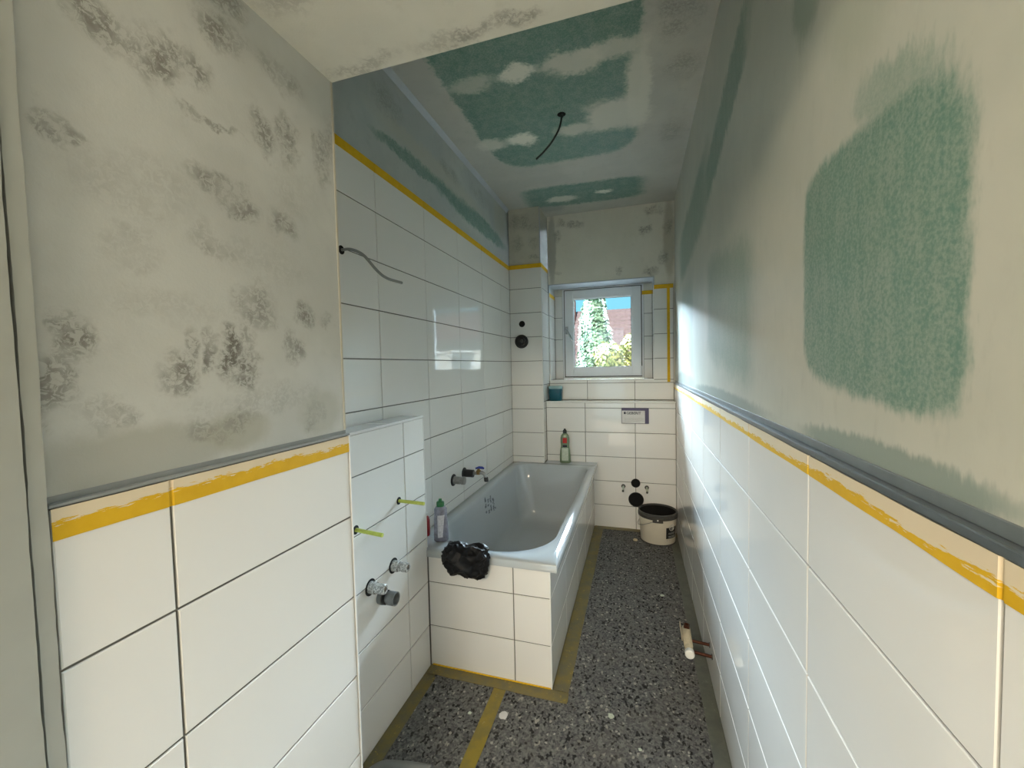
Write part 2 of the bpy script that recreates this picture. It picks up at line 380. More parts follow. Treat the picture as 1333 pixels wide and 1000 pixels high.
# ------------------------------------------------------------------ mesh helpers
def link(o, parent=None):
    C.objects.link(o)
    if parent is not None: o.parent = parent
    return o
def mesh_obj(name, verts, faces, mat, parent=None, smooth=False):
    me = bpy.data.meshes.new(name); me.from_pydata([tuple(v) for v in verts], [], faces); me.validate(); me.update()
    bm = bmesh.new(); bm.from_mesh(me); bmesh.ops.recalc_face_normals(bm, faces=bm.faces); bm.to_mesh(me); bm.free()
    me.materials.append(M[mat])
    if smooth:
        for p in me.polygons: p.use_smooth = True
    return link(bpy.data.objects.new(name, me), parent)
def bm_obj(name, bm, mat, parent=None, smooth=False, angle=None):
    me = bpy.data.meshes.new(name); bmesh.ops.recalc_face_normals(bm, faces=bm.faces); bm.to_mesh(me); bm.free()
    for k in (mat if isinstance(mat, (list, tuple)) else [mat]): me.materials.append(M[k])
    if smooth:
        for p in me.polygons: p.use_smooth = True
        if angle:
            try: me.set_sharp_from_angle(angle=angle)
            except Exception: pass
    return link(bpy.data.objects.new(name, me), parent)
def add_box(bm, x0, x1, y0, y1, z0, z1, bevel=0.0):
    vs = [bm.verts.new((x, y, z)) for x in (x0, x1) for y in (y0, y1) for z in (z0, z1)]
    fs = [bm.faces.new([vs[i] for i in q]) for q in ((0,1,3,2),(4,6,7,5),(0,4,5,1),(2,3,7,6),(0,2,6,4),(1,5,7,3))]
    if bevel:
        es = list({e for f in fs for e in f.edges})
        bmesh.ops.bevel(bm, geom=es, offset=bevel, segments=2, affect='EDGES', profile=0.5)
def box(name, b, mat, parent=None, bevel=0.0):
    bm = bmesh.new(); add_box(bm, *b, bevel=bevel)
    return bm_obj(name, bm, mat, parent)
def boxes(name, bl, mat, parent=None, bevel=0.0):
    bm = bmesh.new()
    for b in bl: add_box(bm, *b, bevel=bevel)
    return bm_obj(name, bm, mat, parent)
def frame_of(d):
    d = d.normalized(); a = Vector((0, 0, 1)) if abs(d.z) < 0.9 else Vector((1, 0, 0))
    u = d.cross(a).normalized(); return u, d.cross(u).normalized()
def spline(pts, n=8):
    pts = [Vector(p) for p in pts]; out = []
    P = [pts[0]*2-pts[1]] + pts + [pts[-1]*2-pts[-2]]
    for i in range(1, len(P)-2):
        for k in range(n):
            t = k/n; a, b, c, d = P[i-1], P[i], P[i+1], P[i+2]
            out.append(0.5*((2*b) + (c-a)*t + (2*a-5*b+4*c-d)*t*t + (3*b-a-3*c+d)*t**3))
    out.append(pts[-1]); return out
def add_tube(bm, pts, r, seg=12, cap=True):
    pts = [Vector(p) for p in pts]; rings = []
    u = None
    for i, p in enumerate(pts):
        d = (pts[min(i+1, len(pts)-1)] - pts[max(i-1, 0)]).normalized()
        if u is None: u, _ = frame_of(d)
        else: u = (u - d*u.dot(d)).normalized()
        v = d.cross(u); rr = r[i] if isinstance(r, (list, tuple)) else r
        rings.append([bm.verts.new(p + (u*math.cos(2*math.pi*k/seg) + v*math.sin(2*math.pi*k/seg))*rr) for k in range(seg)])
    for a, b in zip(rings, rings[1:]):
        for k in range(seg): bm.faces.new((a[k], a[(k+1) % seg], b[(k+1) % seg], b[k]))
    if cap:
        bm.faces.new(list(reversed(rings[0]))); bm.faces.new(rings[-1])
def tube(name, pts, r, mat, parent=None, seg=12, cap=True):
    bm = bmesh.new(); add_tube(bm, pts, r, seg, cap)
    return bm_obj(name, bm, mat, parent, smooth=True, angle=0.7)
def lathe(name, prof, origin, axis, mat, parent=None, seg=28, sx=1.0, sy=1.0):
    """prof: list of (radius, height) turned about axis from origin"""
    o = Vector(origin); d = Vector(axis).normalized()
    if abs(d.z) > 0.99: u, v = Vector((1, 0, 0)), Vector((0, 1, 0))
    else: u, v = frame_of(d)
    bm = bmesh.new(); rings = []
    for (r, h) in prof:
        if r <= 1e-6: rings.append([bm.verts.new(o + d*h)])
        else: rings.append([bm.verts.new(o + d*h + (u*math.cos(2*math.pi*k/seg)*sx + v*math.sin(2*math.pi*k/seg)*sy)*r) for k in range(seg)])
    for a, b in zip(rings, rings[1:]):
        if len(a) == 1 and len(b) == 1: continue
        for k in range(seg):
            k2 = (k+1) % seg
            if len(a) == 1: bm.faces.new((a[0], b[k2], b[k]))
            elif len(b) == 1: bm.faces.new((a[k], a[k2], b[0]))
            else: bm.faces.new((a[k], a[k2], b[k2], b[k]))
    return bm_obj(name, bm, mat, parent, smooth=True, angle=0.7)
def empty(name, loc):
    o = bpy.data.objects.new(name, None); o.empty_display_size = 0.05; C.objects.link(o); o.location = loc
    return o
def tag(o, label, cat, group=None, kind=None):
    o['label'] = label; o['category'] = cat
    if group: o['group'] = group
    if kind: o['kind'] = kind
    return o
def struct(o, label, cat):
    return tag(o, label, cat, kind='structure')
def adopt(root, *objs):
    """parent world-placed meshes to an empty that is not at the origin"""
    for o in objs:
        o.parent = root; o.matrix_parent_inverse = Matrix.Translation(root.location).inverted()

def sub(part, *objs):
    """sub-parts of a part whose world matrix is the identity"""
    for o in objs: o.parent = part

# ------------------------------------------------------------------ tiling
GAP = 0.0042
_tiles = {}
def tile_mesh(w, h, t):
    key = (round(w, 3), round(h, 3), round(t, 4))
    if key in _tiles: return _tiles[key]
    b = 0.0012; a, c = w/2, h/2
    vs = []
    for (x, y, z) in ((a, c, 0), (a, c, t-b), (a-b, c-b, t)):
        vs += [(-x, -y, z), (x, -y, z), (x, y, z), (-x, y, z)]
    fs = [(8, 9, 10, 11)]
    for i in (0, 4):
        for k in range(4): fs.append((i+k, i+(k+1) % 4, i+4+(k+1) % 4, i+4+k))
    me = bpy.data.meshes.new('tile'); me.from_pydata(vs, [], fs); me.update(); me.materials.append(M['glazed_tile'])
    _tiles[key] = me; return me
def tile_face(parent, origin, U, V, Nn, us, vs, thick=0.010, skip=None, name='tile'):
    """tiles between successive us / vs boundaries on the plane origin + U*u + V*v, whose outer face is at that plane"""
    U, V, Nn, o = Vector(U), Vector(V), Vector(Nn), Vector(origin)
    rot = Matrix((U, V, Nn)).transposed().to_4x4()
    for i in range(len(us)-1):
        for j in range(len(vs)-1):
            u0, u1, v0, v1 = us[i], us[i+1], vs[j], vs[j+1]
            if skip and skip((u0+u1)/2, (v0+v1)/2): continue
            w, h = u1-u0-GAP, v1-v0-GAP
            if w < 0.004 or h < 0.004: continue
            t = bpy.data.objects.new(name, tile_mesh(w, h, thick))
            jit = Matrix.Rotation(random.uniform(-0.0016, 0.0016), 4, 'X') @ Matrix.Rotation(random.uniform(-0.0012, 0.0012), 4, 'Y')
            p = o + U*((u0+u1)/2) + V*((v0+v1)/2) - Nn*thick
            t.matrix_world = Matrix.Translation(p) @ rot @ jit
            C.objects.link(t); t.parent = parent
def rows(z0, lo, hi):
    r = [lo]; k = math.floor((lo-z0)/0.2)
    while True:
        z = z0 + 0.2*k; k += 1
        if z <= lo+0.012: continue
        if z >= hi-0.008: break
        r.append(round(z, 4))
    return r + [hi]
def cols(first, lo, hi, step=0.4):
    return rows_step(first, lo, hi, step)
def rows_step(z0, lo, hi, st):
    r = [lo]; k = math.floor((lo-z0)/st)
    while True:
        z = z0 + st*k; k += 1
        if z <= lo+0.012: continue
        if z >= hi-0.008: break
        r.append(round(z, 4))
    return r + [hi]

CEIL = 2.645
# =================================================================== STRUCTURE
fl = box('floor', (-1.20, 0.46, 0.15, 3.96, -0.12, 0.0), 'screed'); struct(fl, 'raw floor under the speckled fleece along the walls', 'floor')

# right wall
wr = box('wall_right', (0.301, 0.46, 0.15, 3.96, 0.0, CEIL), 'plaster_right')
struct(wr, 'right wall, white tiles below and patchy filler with green board above', 'wall')
box('grout_bed', (0.2935, 0.301, 0.15, 3.55, 0.0, 1.175), 'grout', wr)
tile_face(wr, (0.29, 0, 0), (0, -1, 0), (0, 0, 1), (-1, 0, 0), [-c for c in reversed(cols(0.436, 0.15, 3.55))], [0.0, 0.175, 0.375, 0.575, 0.775, 0.975, 1.175], thick=0.0105)
box('edge_profile', (0.2885, 0.303, 0.15, 3.55, 1.1755, 1.187), 'brushed_profile', wr, bevel=0.002)
box('primer_band', (0.2985, 0.302, 0.15, 3.55, 1.187, 1.2025), 'primer_grey', wr, bevel=0.001)

# left wall beyond the bath
wlft = box('wall_left', (-1.16, -1.025, 0.825, 3.96, 0.0, CEIL), 'plaster_left')
struct(wlft, 'left wall tiled white nearly to the ceiling beside the bathtub', 'wall')
box('grout_bed', (-1.025, -1.0175, 0.825, 3.55, 0.0, 2.185), 'grout', wlft)
tile_face(wlft, (-1.014, 0, 0), (0, 1, 0), (0, 0, 1), (1, 0, 0), cols(1.4607, 0.825, 3.303), rows(0.986, 0.0, 2.185), thick=0.0105,
          skip=lambda u, v: (v < 0.35 and u > 1.6) or (v < 1.0 and u < 1.46) or u < 0.9)

# boxed-in pipe column in the far left corner
wc = box('wall_column', (-1.0135, -0.751, 3.303, 3.96, 0.0, CEIL), 'plaster_column')
struct(wc, 'boxed pipe column in the far left corner, tiled below a beige plaster top', 'wall')
boxes('grout_bed', [(-1.0135, -0.7425, 3.2955, 3.303, 0.0, 2.185), (-0.751, -0.7425, 3.303, 3.79, 0.0, 2.185)], 'grout', wc)
tile_face(wc, (0, 3.292, 0), (1, 0, 0), (0, 0, 1), (0, -1, 0), [-1.0135, -0.741], rows(0.986, 0.0, 2.185), thick=0.0105, skip=lambda u, v: v < 0.35)
tile_face(wc, (-0.7395, 0, 0), (0, 1, 0), (0, 0, 1), (1, 0, 0), [3.294, 3.55], rows(0.986, 1.045, 2.185), thick=0.0105)
tile_face(wc, (-0.7395, 0, 0), (0, 1, 0), (0, 0, 1), (1, 0, 0), [3.294, 3.389], rows(0.986, 0.54, 1.045), thick=0.0105)
box('corner_profile', (-0.7435, -0.7385, 3.2905, 3.2955, 0.54, 2.185), 'white_profile', wc, bevel=0.001)
box('corner_bead', (-0.7515, -0.7455, 3.2995, 3.306, 2.187, CEIL-0.002), 'reveal_plaster', wc)

# cistern wall with its shelf
ws = box('wall_cistern', (-0.7385, 0.2895, 3.3995, 3.5495, 0.0, 1.030), 'plaster_plain')
struct(ws, 'low tiled cistern wall below the window with a shelf on top', 'wall')
box('grout_bed', (-0.7385, 0.2895, 3.3925, 3.3995, 0.0, 1.030), 'grout', ws)
tile_face(ws, (0, 3.389, 0), (1, 0, 0), (0, 0, 1), (0, -1, 0), [-0.738, -0.411, -0.014, 0.2895], rows(0.988, 0.0, 1.032), thick=0.0105,
          skip=lambda u, v: u < -0.42 and v < 0.35)
tile_face(ws, (0, 0, 1.0415), (1, 0, 0), (0, 1, 0), (0, 0, 1), [-0.738, -0.411, -0.014, 0.2895], [3.393, 3.5495], thick=0.0105, name='shelf_tile')
box('edge_profile', (-0.738, 0.2895, 3.388, 3.3925, 1.032, 1.0425), 'white_profile', ws, bevel=0.001)

# window wall with the niche
NX0, NX1, NZ0, NZ1, NYB = -0.7385, 0.135, 1.215, 2.055, 3.79
wb = boxes('wall_back', [(NX0, 0.301, 3.5605, 3.96, 0.0, NZ0-0.012), (NX0, 0.301, 3.5605, 3.96, NZ1, CEIL), (NX1+0.011, 0.301, 3.5605, 3.96, NZ0-0.012, NZ1),
     (NX0, -0.650, NYB+0.0105, 3.96, NZ0-0.012, NZ1), (0.060, NX1+0.011, NYB+0.0105, 3.96, NZ0-0.012, NZ1)], 'plaster_back')
struct(wb, 'far end wall of beige plaster above white tiles, holding the window', 'wall')
boxes('grout_bed', [(NX0, 0.2895, 3.5535, 3.5605, 1.03, NZ0-0.012), (NX1+0.006, 0.2895, 3.5535, 3.5605, NZ0-0.012, 1.985), (NX1+0.004, NX1+0.011, 3.5605, NYB, NZ0-0.012, 1.985),
                    (NX0, -0.655, NYB+0.004, NYB+0.0105, NZ0-0.012, 1.985), (0.064, NX1+0.006, NYB+0.004, NYB+0.0105, NZ0-0.012, 1.985)], 'grout', wb)
tile_face(wb, (0, 3.55, 0), (1, 0, 0), (0, 0, 1), (0, -1, 0), [-0.738, -0.408, -0.015, 0.2895], [1.0435, 1.186, 1.211], thick=0.0105)
tile_face(wb, (0, 3.55, 0), (1, 0, 0), (0, 0, 1), (0, -1, 0), [NX1+0.004, 0.2895], [1.211, 1.385, 1.585, 1.785, 1.985], thick=0.0105)
tile_face(wb, (NX0+0.0105, 0, 0), (0, 1, 0), (0, 0, 1), (1, 0, 0), [3.552, NYB], [NZ0, 1.385, 1.585, 1.785, 1.985], thick=0.0105)
tile_face(wb, (NX1, 0, 0), (0, -1, 0), (0, 0, 1), (-1, 0, 0), [-NYB, -3.556], [NZ0, 1.385, 1.585, 1.785, 1.985], thick=0.0105)
tile_face(wb, (0, NYB, 0), (1, 0, 0), (0, 0, 1), (0, -1, 0), [NX0+0.0105, -0.655], [NZ0, 1.385, 1.585, 1.785, 1.985], thick=0.0105)
tile_face(wb, (0, NYB, 0), (1, 0, 0), (0, 0, 1), (0, -1, 0), [0.064, NX1], [NZ0, 1.385, 1.585, 1.785, 1.985], thick=0.0105)
tile_face(wb, (0, 0, NZ0), (1, 0, 0), (0, 1, 0), (0, 0, 1), [NX0+0.0005, -0.408, -0.015, NX1+0.004], [3.552, 3.802], thick=0.012, name='sill_tile')
boxes('edge_profile', [(NX0, NX1+0.004, 3.5485, 3.553, NZ0-0.004, NZ0+0.002), (NX1-0.001, NX1+0.004, 3.5485, 3.553, NZ0+0.002, 1.987)], 'white_profile', wb)
box('soffit_skim', (NX0+0.0005, NX1+0.010, 3.556, NYB, NZ1-0.008, NZ1), 'reveal_plaster', wb)
box('reveal_skim', (NX0+0.0005, NX0+0.008, 3.556, NYB, 1.987, NZ1-0.008), 'reveal_plaster', wb)
box('reveal_skim', (NX1+0.002, NX1+0.011, 3.556, NYB, 1.987, NZ1-0.008), 'reveal_plaster', wb)

# entry wall (near, left) with its soffit, the doorway's thick side
we = box('wall_entry', (-1.16, -0.6805, 0.2945, 0.825, 0.0, CEIL+0.1), 'plaster_entry')
struct(we, 'smudged plaster entry wall beside the camera, white tiles on its lower half', 'wall')
box('grout_bed', (-0.6805, -0.6735, 0.2945, 0.8225, 0.0, 1.185), 'grout', we)
tile_face(we, (-0.67, 0, 0), (0, 1, 0), (0, 0, 1), (1, 0, 0), [0.2945, 0.4266, 0.8215], rows(0.985, 0.0, 1.185), thick=0.0105)
box('edge_profile', (-0.6735, -0.6685, 0.8215, 0.8265, 0.0, 1.186), 'white_profile', we, bevel=0.001)
box('top_profile', (-0.682, -0.6685, 0.2945, 0.8265, 1.1855, 1.190), 'primer_light', we, bevel=0.0015)
box('primer_band', (-0.6812, -0.6795, 0.2945, 0.825, 1.190, 1.198), 'primer_light', we)
box('corner_bead', (-0.684, -0.6795, 0.820, 0.8262, 1.20, 2.02), 'plaster_plain', we)
wlin = box('wall_lintel', (-0.6803, 0.3005, 0.15, 0.825, 2.02, CEIL+0.1), 'plaster_soffit')
struct(wlin, 'cream plastered soffit over the entry passage above the camera', 'wall')

# low installation wall for the washbasin
wv = box('wall_washstand', (-1.0135, -0.913, 0.826, 1.5845, 0.0, 1.124), 'plaster_plain')
struct(wv, 'low tiled installation wall with pipe stubs left of the bathtub', 'wall')
boxes('grout_bed', [(-0.913, -0.9055, 0.826, 1.592, 0.0, 1.124), (-1.0135, -0.913, 1.5845, 1.592, 0.0, 1.124)], 'grout', wv)
tile_face(wv, (-0.902, 0, 0), (0, 1, 0), (0, 0, 1), (1, 0, 0), cols(1.432, 0.832, 1.594), rows(0.987, 0.0, 1.128), thick=0.0105)
tile_face(wv, (0, 1.5950, 0), (-1, 0, 0), (0, 0, 1), (0, 1, 0), [0.903, 1.0135], rows(0.987, 0.56, 1.128), thick=0.0105)
tile_face(wv, (0, 0, 1.135), (1, 0, 0), (0, 1, 0), (0, 0, 1), [-1.0135, -0.905], [0.832, 1.342, 1.594], thick=0.0105, name='shelf_tile')
boxes('edge_profile', [(-0.906, -0.9012, 0.832, 1.596, 1.129, 1.136), (-0.906, -0.9012, 1.5915, 1.596, 0.545, 1.129)], 'white_profile', wv)

# ceiling
ce = box('ceiling', (-1.16, 0.46, 0.825, 3.96, CEIL, CEIL+0.12), 'plaster_ceiling')
struct(ce, 'ceiling of green board with dabs and borders of filler', 'ceiling')
t1 = mesh_obj('trim_1', [(-1.025, 0.83, CEIL-0.022), (-1.025, 3.30, CEIL-0.022), (-1.003, 3.30, CEIL), (-1.003, 0.83, CEIL), (-1.025, 0.83, CEIL), (-1.025, 3.30, CEIL)],
              [(0, 1, 2, 3), (0, 3, 4), (1, 5, 2), (0, 4, 5, 1), (4, 3, 2, 5)], 'reveal_plaster')
struct(t1, 'grey filled joint between the left wall and the ceiling', 'trim')

# door frame at the near left
def jag_strip(name, x0, x1, y0, y1, z0, z1, mat, parent, amp=0.0014, n=160):
    bm = bmesh.new(); rr = []
    for k in range(n+1):
        z = z0+(z1-z0)*k/n
        a = (mnoise.noise(Vector((z*9, y0*50, 3))) + 0.5*mnoise.noise(Vector((z*47, y0*50, 5))))*amp; b = (mnoise.noise(Vector((z*11, y1*50, 8))) + 0.5*mnoise.noise(Vector((z*53, y1*50, 2))))*amp
        rr.append([bm.verts.new(p) for p in ((x0, y0+a, z), (x1, y0+a, z), (x1, y1+b, z), (x0, y1+b, z))])
    for a, b in zip(rr, rr[1:]):
        for k in range(4): bm.faces.new((a[k], a[(k+1) % 4], b[(k+1) % 4], b[k]))
    bm.faces.new(rr[0]); bm.faces.new(rr[-1])
    return bm_obj(name, bm, mat, parent)
d1 = boxes('door_1', [(-1.16, -0.676, 0.15, 0.293, 0.0, 2.02), (-1.16, -0.681, 0.15, 0.293, 2.02, CEIL+0.1)], 'crack_dark')
struct(d1, 'cracked off-white door frame at the left edge', 'door')
jag_strip('door_casing', -0.676, -0.662, 0.2755, 0.2905, 0.0, 2.018, 'door_paint', d1)
jag_strip('door_jamb', -0.676, -0.660, 0.150, 0.2725, 0.0, 2.018, 'door_paint', d1)

# hall behind the camera
simple('hall_paint', lin(210, 214, 216), 0.8, var=0.03, vscale=6)
HALL = 'hall_paint'
hf = box('floor_hall', (-2.2, 1.6, -3.2, 0.15, -0.12, 0.0), 'hall_floor_wood'); struct(hf, 'wooden hall floor behind the camera', 'floor')
hw = boxes('wall_hall', [(-2.3, -2.2, -3.2, 0.15, 0, CEIL), (1.6, 1.7, -3.2, 0.15, 0, CEIL),
     (-2.2, -0.95, -3.2, -3.1, 0, CEIL), (-0.30, 1.6, -3.2, -3.1, 0, CEIL), (-0.95, -0.30, -3.2, -3.1, 2.28, CEIL),
     (-2.2, -1.16, 0.15, 0.25, 0, CEIL), (0.46, 1.6, 0.15, 0.25, 0, CEIL), (-1.16, 0.46, 0.15, 0.16, CEIL, CEIL+0.1)], HALL)
struct(hw, 'plain hall walls behind the camera with an opening to daylight', 'wall')
hc = box('ceiling_hall', (-2.3, 1.7, -3.2, 0.25, CEIL, CEIL+0.1), HALL); struct(hc, 'plain hall ceiling behind the camera', 'ceiling')

# window
wi = empty('window_1', (-0.2955, NYB, 1.232)); struct(wi, 'white plastic tilt-turn window over the shelf', 'window')
def ring(x0, x1, z0, z1, w, y0, y1):
    return [(x0, x0+w, y0, y1, z0, z1), (x1-w, x1, y0, y1, z0, z1), (x0+w, x1-w, y0, y1, z0, z0+w), (x0+w, x1-w, y0, y1, z1-w, z1)]
fr = boxes('window_frame', ring(-0.655, 0.064, 1.2165, 2.047, 0.040, NYB+0.001, NYB+0.07), 'white_pvc')
def sash():
    bm = bmesh.new()
    for b in ring(-0.632, 0.041, 1.240, 2.028, 0.078, NYB-0.016, NYB+0.05): add_box(bm, *b, bevel=0.003)
    return bm_obj('window_sash', bm, 'white_pvc')
sa = sash()
gp = box('glass_pane', (-0.556, -0.035, NYB+0.016, NYB+0.020, 1.316, 1.952), 'window_glass')
gb = boxes('glazing_bead', ring(-0.556, -0.035, 1.316, 1.952, 0.008, NYB-0.004, NYB+0.015), 'white_pvc')
gk = boxes('gasket_shade_ring', ring(-0.640, 0.049, 1.232, 2.036, 0.0085, NYB-0.001, NYB+0.0015) + ring(-0.5485, -0.0425, 1.3235, 1.9445, 0.003, NYB+0.010, NYB+0.0158), 'bucket_rim_grey')  # dark rings: painted groove shade between frame and sash, plus the glass seal
hnd_rose = box('handle_rose', (-0.627, -0.601, NYB-0.026, NYB-0.0155, 1.630, 1.700), 'chrome', bevel=0.004)
hnd = tube('handle_lever', spline([(-0.614, NYB-0.020, 1.672), (-0.612, NYB-0.060, 1.668), (-0.590, NYB-0.066, 1.630), (-0.556, NYB-0.062, 1.560)], 6), [0.010]*13+[0.010, 0.011, 0.011, 0.010, 0.009, 0.007], 'chrome')
hg = tube('hinge', [(0.050, NYB-0.012, 1.238), (0.050, NYB-0.012, 1.325)], 0.0075, 'white_pvc')
adopt(wi, fr, sa, gk, hg)
sub(sa, gp, gb, hnd_rose, hnd)

# =================================================================== BATH
def rrect(x0, x1, y0, y1, rad, n=10):
    """corner radii order: (x1,y1),(x0,y1),(x0,y0),(x1,y0)"""
    pts = []
    for i, (cx, cy, a0) in enumerate(((x1, y1, 0), (x0, y1, 90), (x0, y0, 180), (x1, y0, 270))):
        r = rad[i] if isinstance(rad, (tuple, list)) else rad
        ox = cx - r if cx == x1 else cx + r; oy = cy - r if cy == y1 else cy + r
        for k in range(n+1):
            a = math.radians(a0 + 90*k/n); pts.append((ox+r*math.cos(a), oy+r*math.sin(a)))
    return pts
tub = empty('bathtub', (-0.66, 2.44, 0.0))
tag(tub, 'built-in white bathtub along the left wall', 'bathtub')
RZ = 0.537
def loft(loops, close_last=True):
    bm = bmesh.new(); R = []
    for pts, z in loops: R.append([bm.verts.new((x, y, z)) for x, y in pts])
    n = len(R[0])
    for a, b in zip(R, R[1:]):
        for k in range(n): bm.faces.new((a[k], a[(k+1) % n], b[(k+1) % n], b[k]))
    if close_last: bm.faces.new(R[-1])
    return bm
X0, X1, Y0, Y1 = -1.0125, -0.314, 1.5870, 3.2905

lo = [(rrect(X0, X1, Y0, Y1, 0.004), RZ-0.032), (rrect(X0, X1, Y0, Y1, 0.004), RZ-0.006), (rrect(X0+.004, X1-.004, Y0+.004, Y1-.004, 0.004), RZ)]
ix0, ix1, iy0, iy1 = -0.950, -0.372, 1.655, 3.225
rr_ = (0.10, 0.10, 0.24, 0.24)
lo.append((rrect(ix0-.006, ix1+.006, iy0-.006, iy1+.006, rr_), RZ-0.001))
lo.append((rrect(ix0, ix1, iy0, iy1, rr_), RZ-0.006))
lo.append((rrect(ix0+.006, ix1-.006, iy0+.008, iy1-.006, rr_), RZ-0.025))
for k in range(1, 9):
    t = k/8; s = 0.010 + 0.055*t**1.5; d = 0.36*t
    lo.append((rrect(ix0+s, ix1-s, iy0+0.01+0.20*t, iy1-0.02-0.08*t, tuple(r+0.02*t for r in rr_)), RZ-0.03-d))
lo.append((rrect(ix0+.10, ix1-.10, iy0+0.27, iy1-0.15, (0.12, 0.12, 0.22, 0.22)), RZ-0.425))
lo.append((rrect(ix0+.16, ix1-.16, iy0+0.36, iy1-0.24, 0.10), RZ-0.435))
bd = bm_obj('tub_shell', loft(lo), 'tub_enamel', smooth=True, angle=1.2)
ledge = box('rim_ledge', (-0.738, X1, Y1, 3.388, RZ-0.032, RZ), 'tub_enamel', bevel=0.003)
# printed marks left on the enamel of the inner left side
def on_left_wall(y, z): return (ix0 + 0.0075 + 0.055*max(0, (RZ-0.03-z)/0.36)**1.5 + 0.0035, y, z)
bm = bmesh.new()
mk_r = random.Random(4)
marks = [(2.415, .497, .006, .008), (2.58, .385, .006, .006)] + [(2.42+0.045*c+mk_r.uniform(-.008, .008), .495-0.012*r_-0.02*c*0.3, mk_r.uniform(.004, .012), mk_r.uniform(.003, .0075)) for c in range(4) for r_ in range(9) if mk_r.random() < 0.62]
for (y, z, dy, dz) in marks:
    p = [Vector(on_left_wall(y+a*dy, z+b*dz)) for a, b in ((-1, -1), (1, -1), (1, 1), (-1, 1))]
    v1 = [bm.verts.new(q) for q in p]; v2 = [bm.verts.new(q+Vector((0.0012, 0, 0))) for q in p]
    bm.faces.new(v2)
    for k in range(4): bm.faces.new((v1[k], v1[(k+1) % 4], v2[(k+1) % 4], v2[k]))
pm = bm_obj('printed_mark', bm, 'print_dark'); pm['label'] = 'smeared dark print inside the tub'
pm['kind'] = 'stuff'
adopt(tub, bd, ledge, pm)

ZA = RZ-0.033
su = box('wall_apron_front', (-0.9995, -0.3565, 1.607, 1.640, 0.0, ZA), 'plaster_plain')
struct(su, 'white tiled apron wall at the near end of the bathtub', 'wall')
box('grout_bed', (-0.9995, -0.3490, 1.6000, 1.607, 0.0, ZA), 'grout', su)
tile_face(su, (0, 1.5965, 0), (1, 0, 0), (0, 0, 1), (0, -1, 0), [-0.9012, -0.504, -0.347], [0.004, 0.187, 0.387, ZA], thick=0.0105)
box('corner_profile', (-0.349, -0.344, 1.5955, 1.6005, 0.0, ZA), 'white_profile', su, bevel=0.001)
sv_ = box('wall_apron_side', (-0.385, -0.356, 1.6405, 3.3885, 0.0, ZA), 'plaster_plain')
struct(sv_, 'white tiled apron wall along the side of the bathtub', 'wall')
box('grout_bed', (-0.356, -0.3485, 1.6075, 3.3885, 0.0, ZA), 'grout', sv_)
tile_face(sv_, (-0.345, 0, 0), (0, 1, 0), (0, 0, 1), (1, 0, 0), [1.601, 1.97, 2.37, 2.77, 3.17, 3.3885], [0.004, 0.187, 0.387, ZA], thick=0.0105)

# =================================================================== TAPES
def wall_tape(name, axis, a, b, plane, out, lo, hi, mat, dips=(), thick=0.0006, parent=None, wob=0.0):
    """axis 'x' or 'y' is the run direction; plane is the tile face; out is +1/-1 along the other axis (towards the room)"""
    st = [a, b]
    for d in dips:
        if a < d < b: st += [d-0.0035, d-0.0015, d+0.0015, d+0.0035]
    n = max(2, int((b-a)/0.03)); st += [a+(b-a)*k/n for k in range(1, n)]
    st = sorted(set(round(s, 5) for s in st))
    bm = bmesh.new(); rr = []
    for s in st:
        sink = 0.0022 if any(abs(s-d) < 0.002 for d in dips) else 0.0
        p0 = plane + out*(0.0003 - sink); p1 = plane + out*(0.0003 + thick - sink)
        wl_ = mnoise.noise(Vector((s*7, lo*10, 1)))*wob; wh = mnoise.noise(Vector((s*9, hi*10, 5)))*wob
        mk = (lambda p, z: (s, p, z)) if axis == 'x' else (lambda p, z: (p, s, z))
        rr.append([bm.verts.new(mk(p, z)) for p, z in ((p0, lo+wl_), (p1, lo+wl_), (p1, hi+wh), (p0, hi+wh))])
    for q, w in zip(rr, rr[1:]):
        for k in range(4): bm.faces.new((q[k], q[(k+1) % 4], w[(k+1) % 4], w[k]))
    bm.faces.new(rr[0]); bm.faces.new(rr[-1])
    return bm_obj(name, bm, mat, parent)
TG = 'yellow masking tapes on the tile edges'
tag(wall_tape('masking_tape', 'y', 0.16, 3.545, 0.29, -1, 1.139, 1.1745, 'tape_right', dips=[0.436+.4*k for k in range(8)], wob=0.002),
    'yellow masking tape smeared with filler along the right wall tiles', 'tape', TG)
tag(wall_tape('masking_tape', 'y', 0.296, 0.8262, -0.67, 1, 1.145, 1.184, 'tape_entry', dips=[0.4266], wob=0.001),
    'yellow masking tape smeared with filler on the entry wall tiles, nearest the camera', 'tape', TG)
tag(wall_tape('masking_tape', 'y', 0.84, 3.291, -1.014, 1, 2.146, 2.182, 'tape_plain', dips=[1.4607+.4*k for k in range(5)]),
    'long yellow masking tape high along the left wall tiles', 'tape', TG)
tc = empty('masking_tape', (-0.875, 3.29, 2.15)); tag(tc, 'yellow masking tape around the top of the pipe column tiles', 'tape', TG)
a_ = wall_tape('front_strip', 'x', -1.012, -0.738, 3.2905, -1, 2.150, 2.184, 'tape_plain'); b_ = wall_tape('side_strip', 'y', 3.290, 3.548, -0.7385, 1, 2.150, 2.184, 'tape_plain'); adopt(tc, a_, b_)
ts = empty('masking_tape', (0.21, 3.55, 1.96)); tag(ts, 'yellow masking tape framing the tiles right of the window', 'tape', TG)
a_ = wall_tape('top_strip', 'x', NX1+0.006, 0.288, 3.55, -1, 1.950, 1.983, 'tape_plain'); b_ = wall_tape('upright_strip', 'x', 0.240, 0.262, 3.5493, -1, 1.19, 1.952, 'tape_plain', wob=0.0)
adopt(ts, a_, b_)
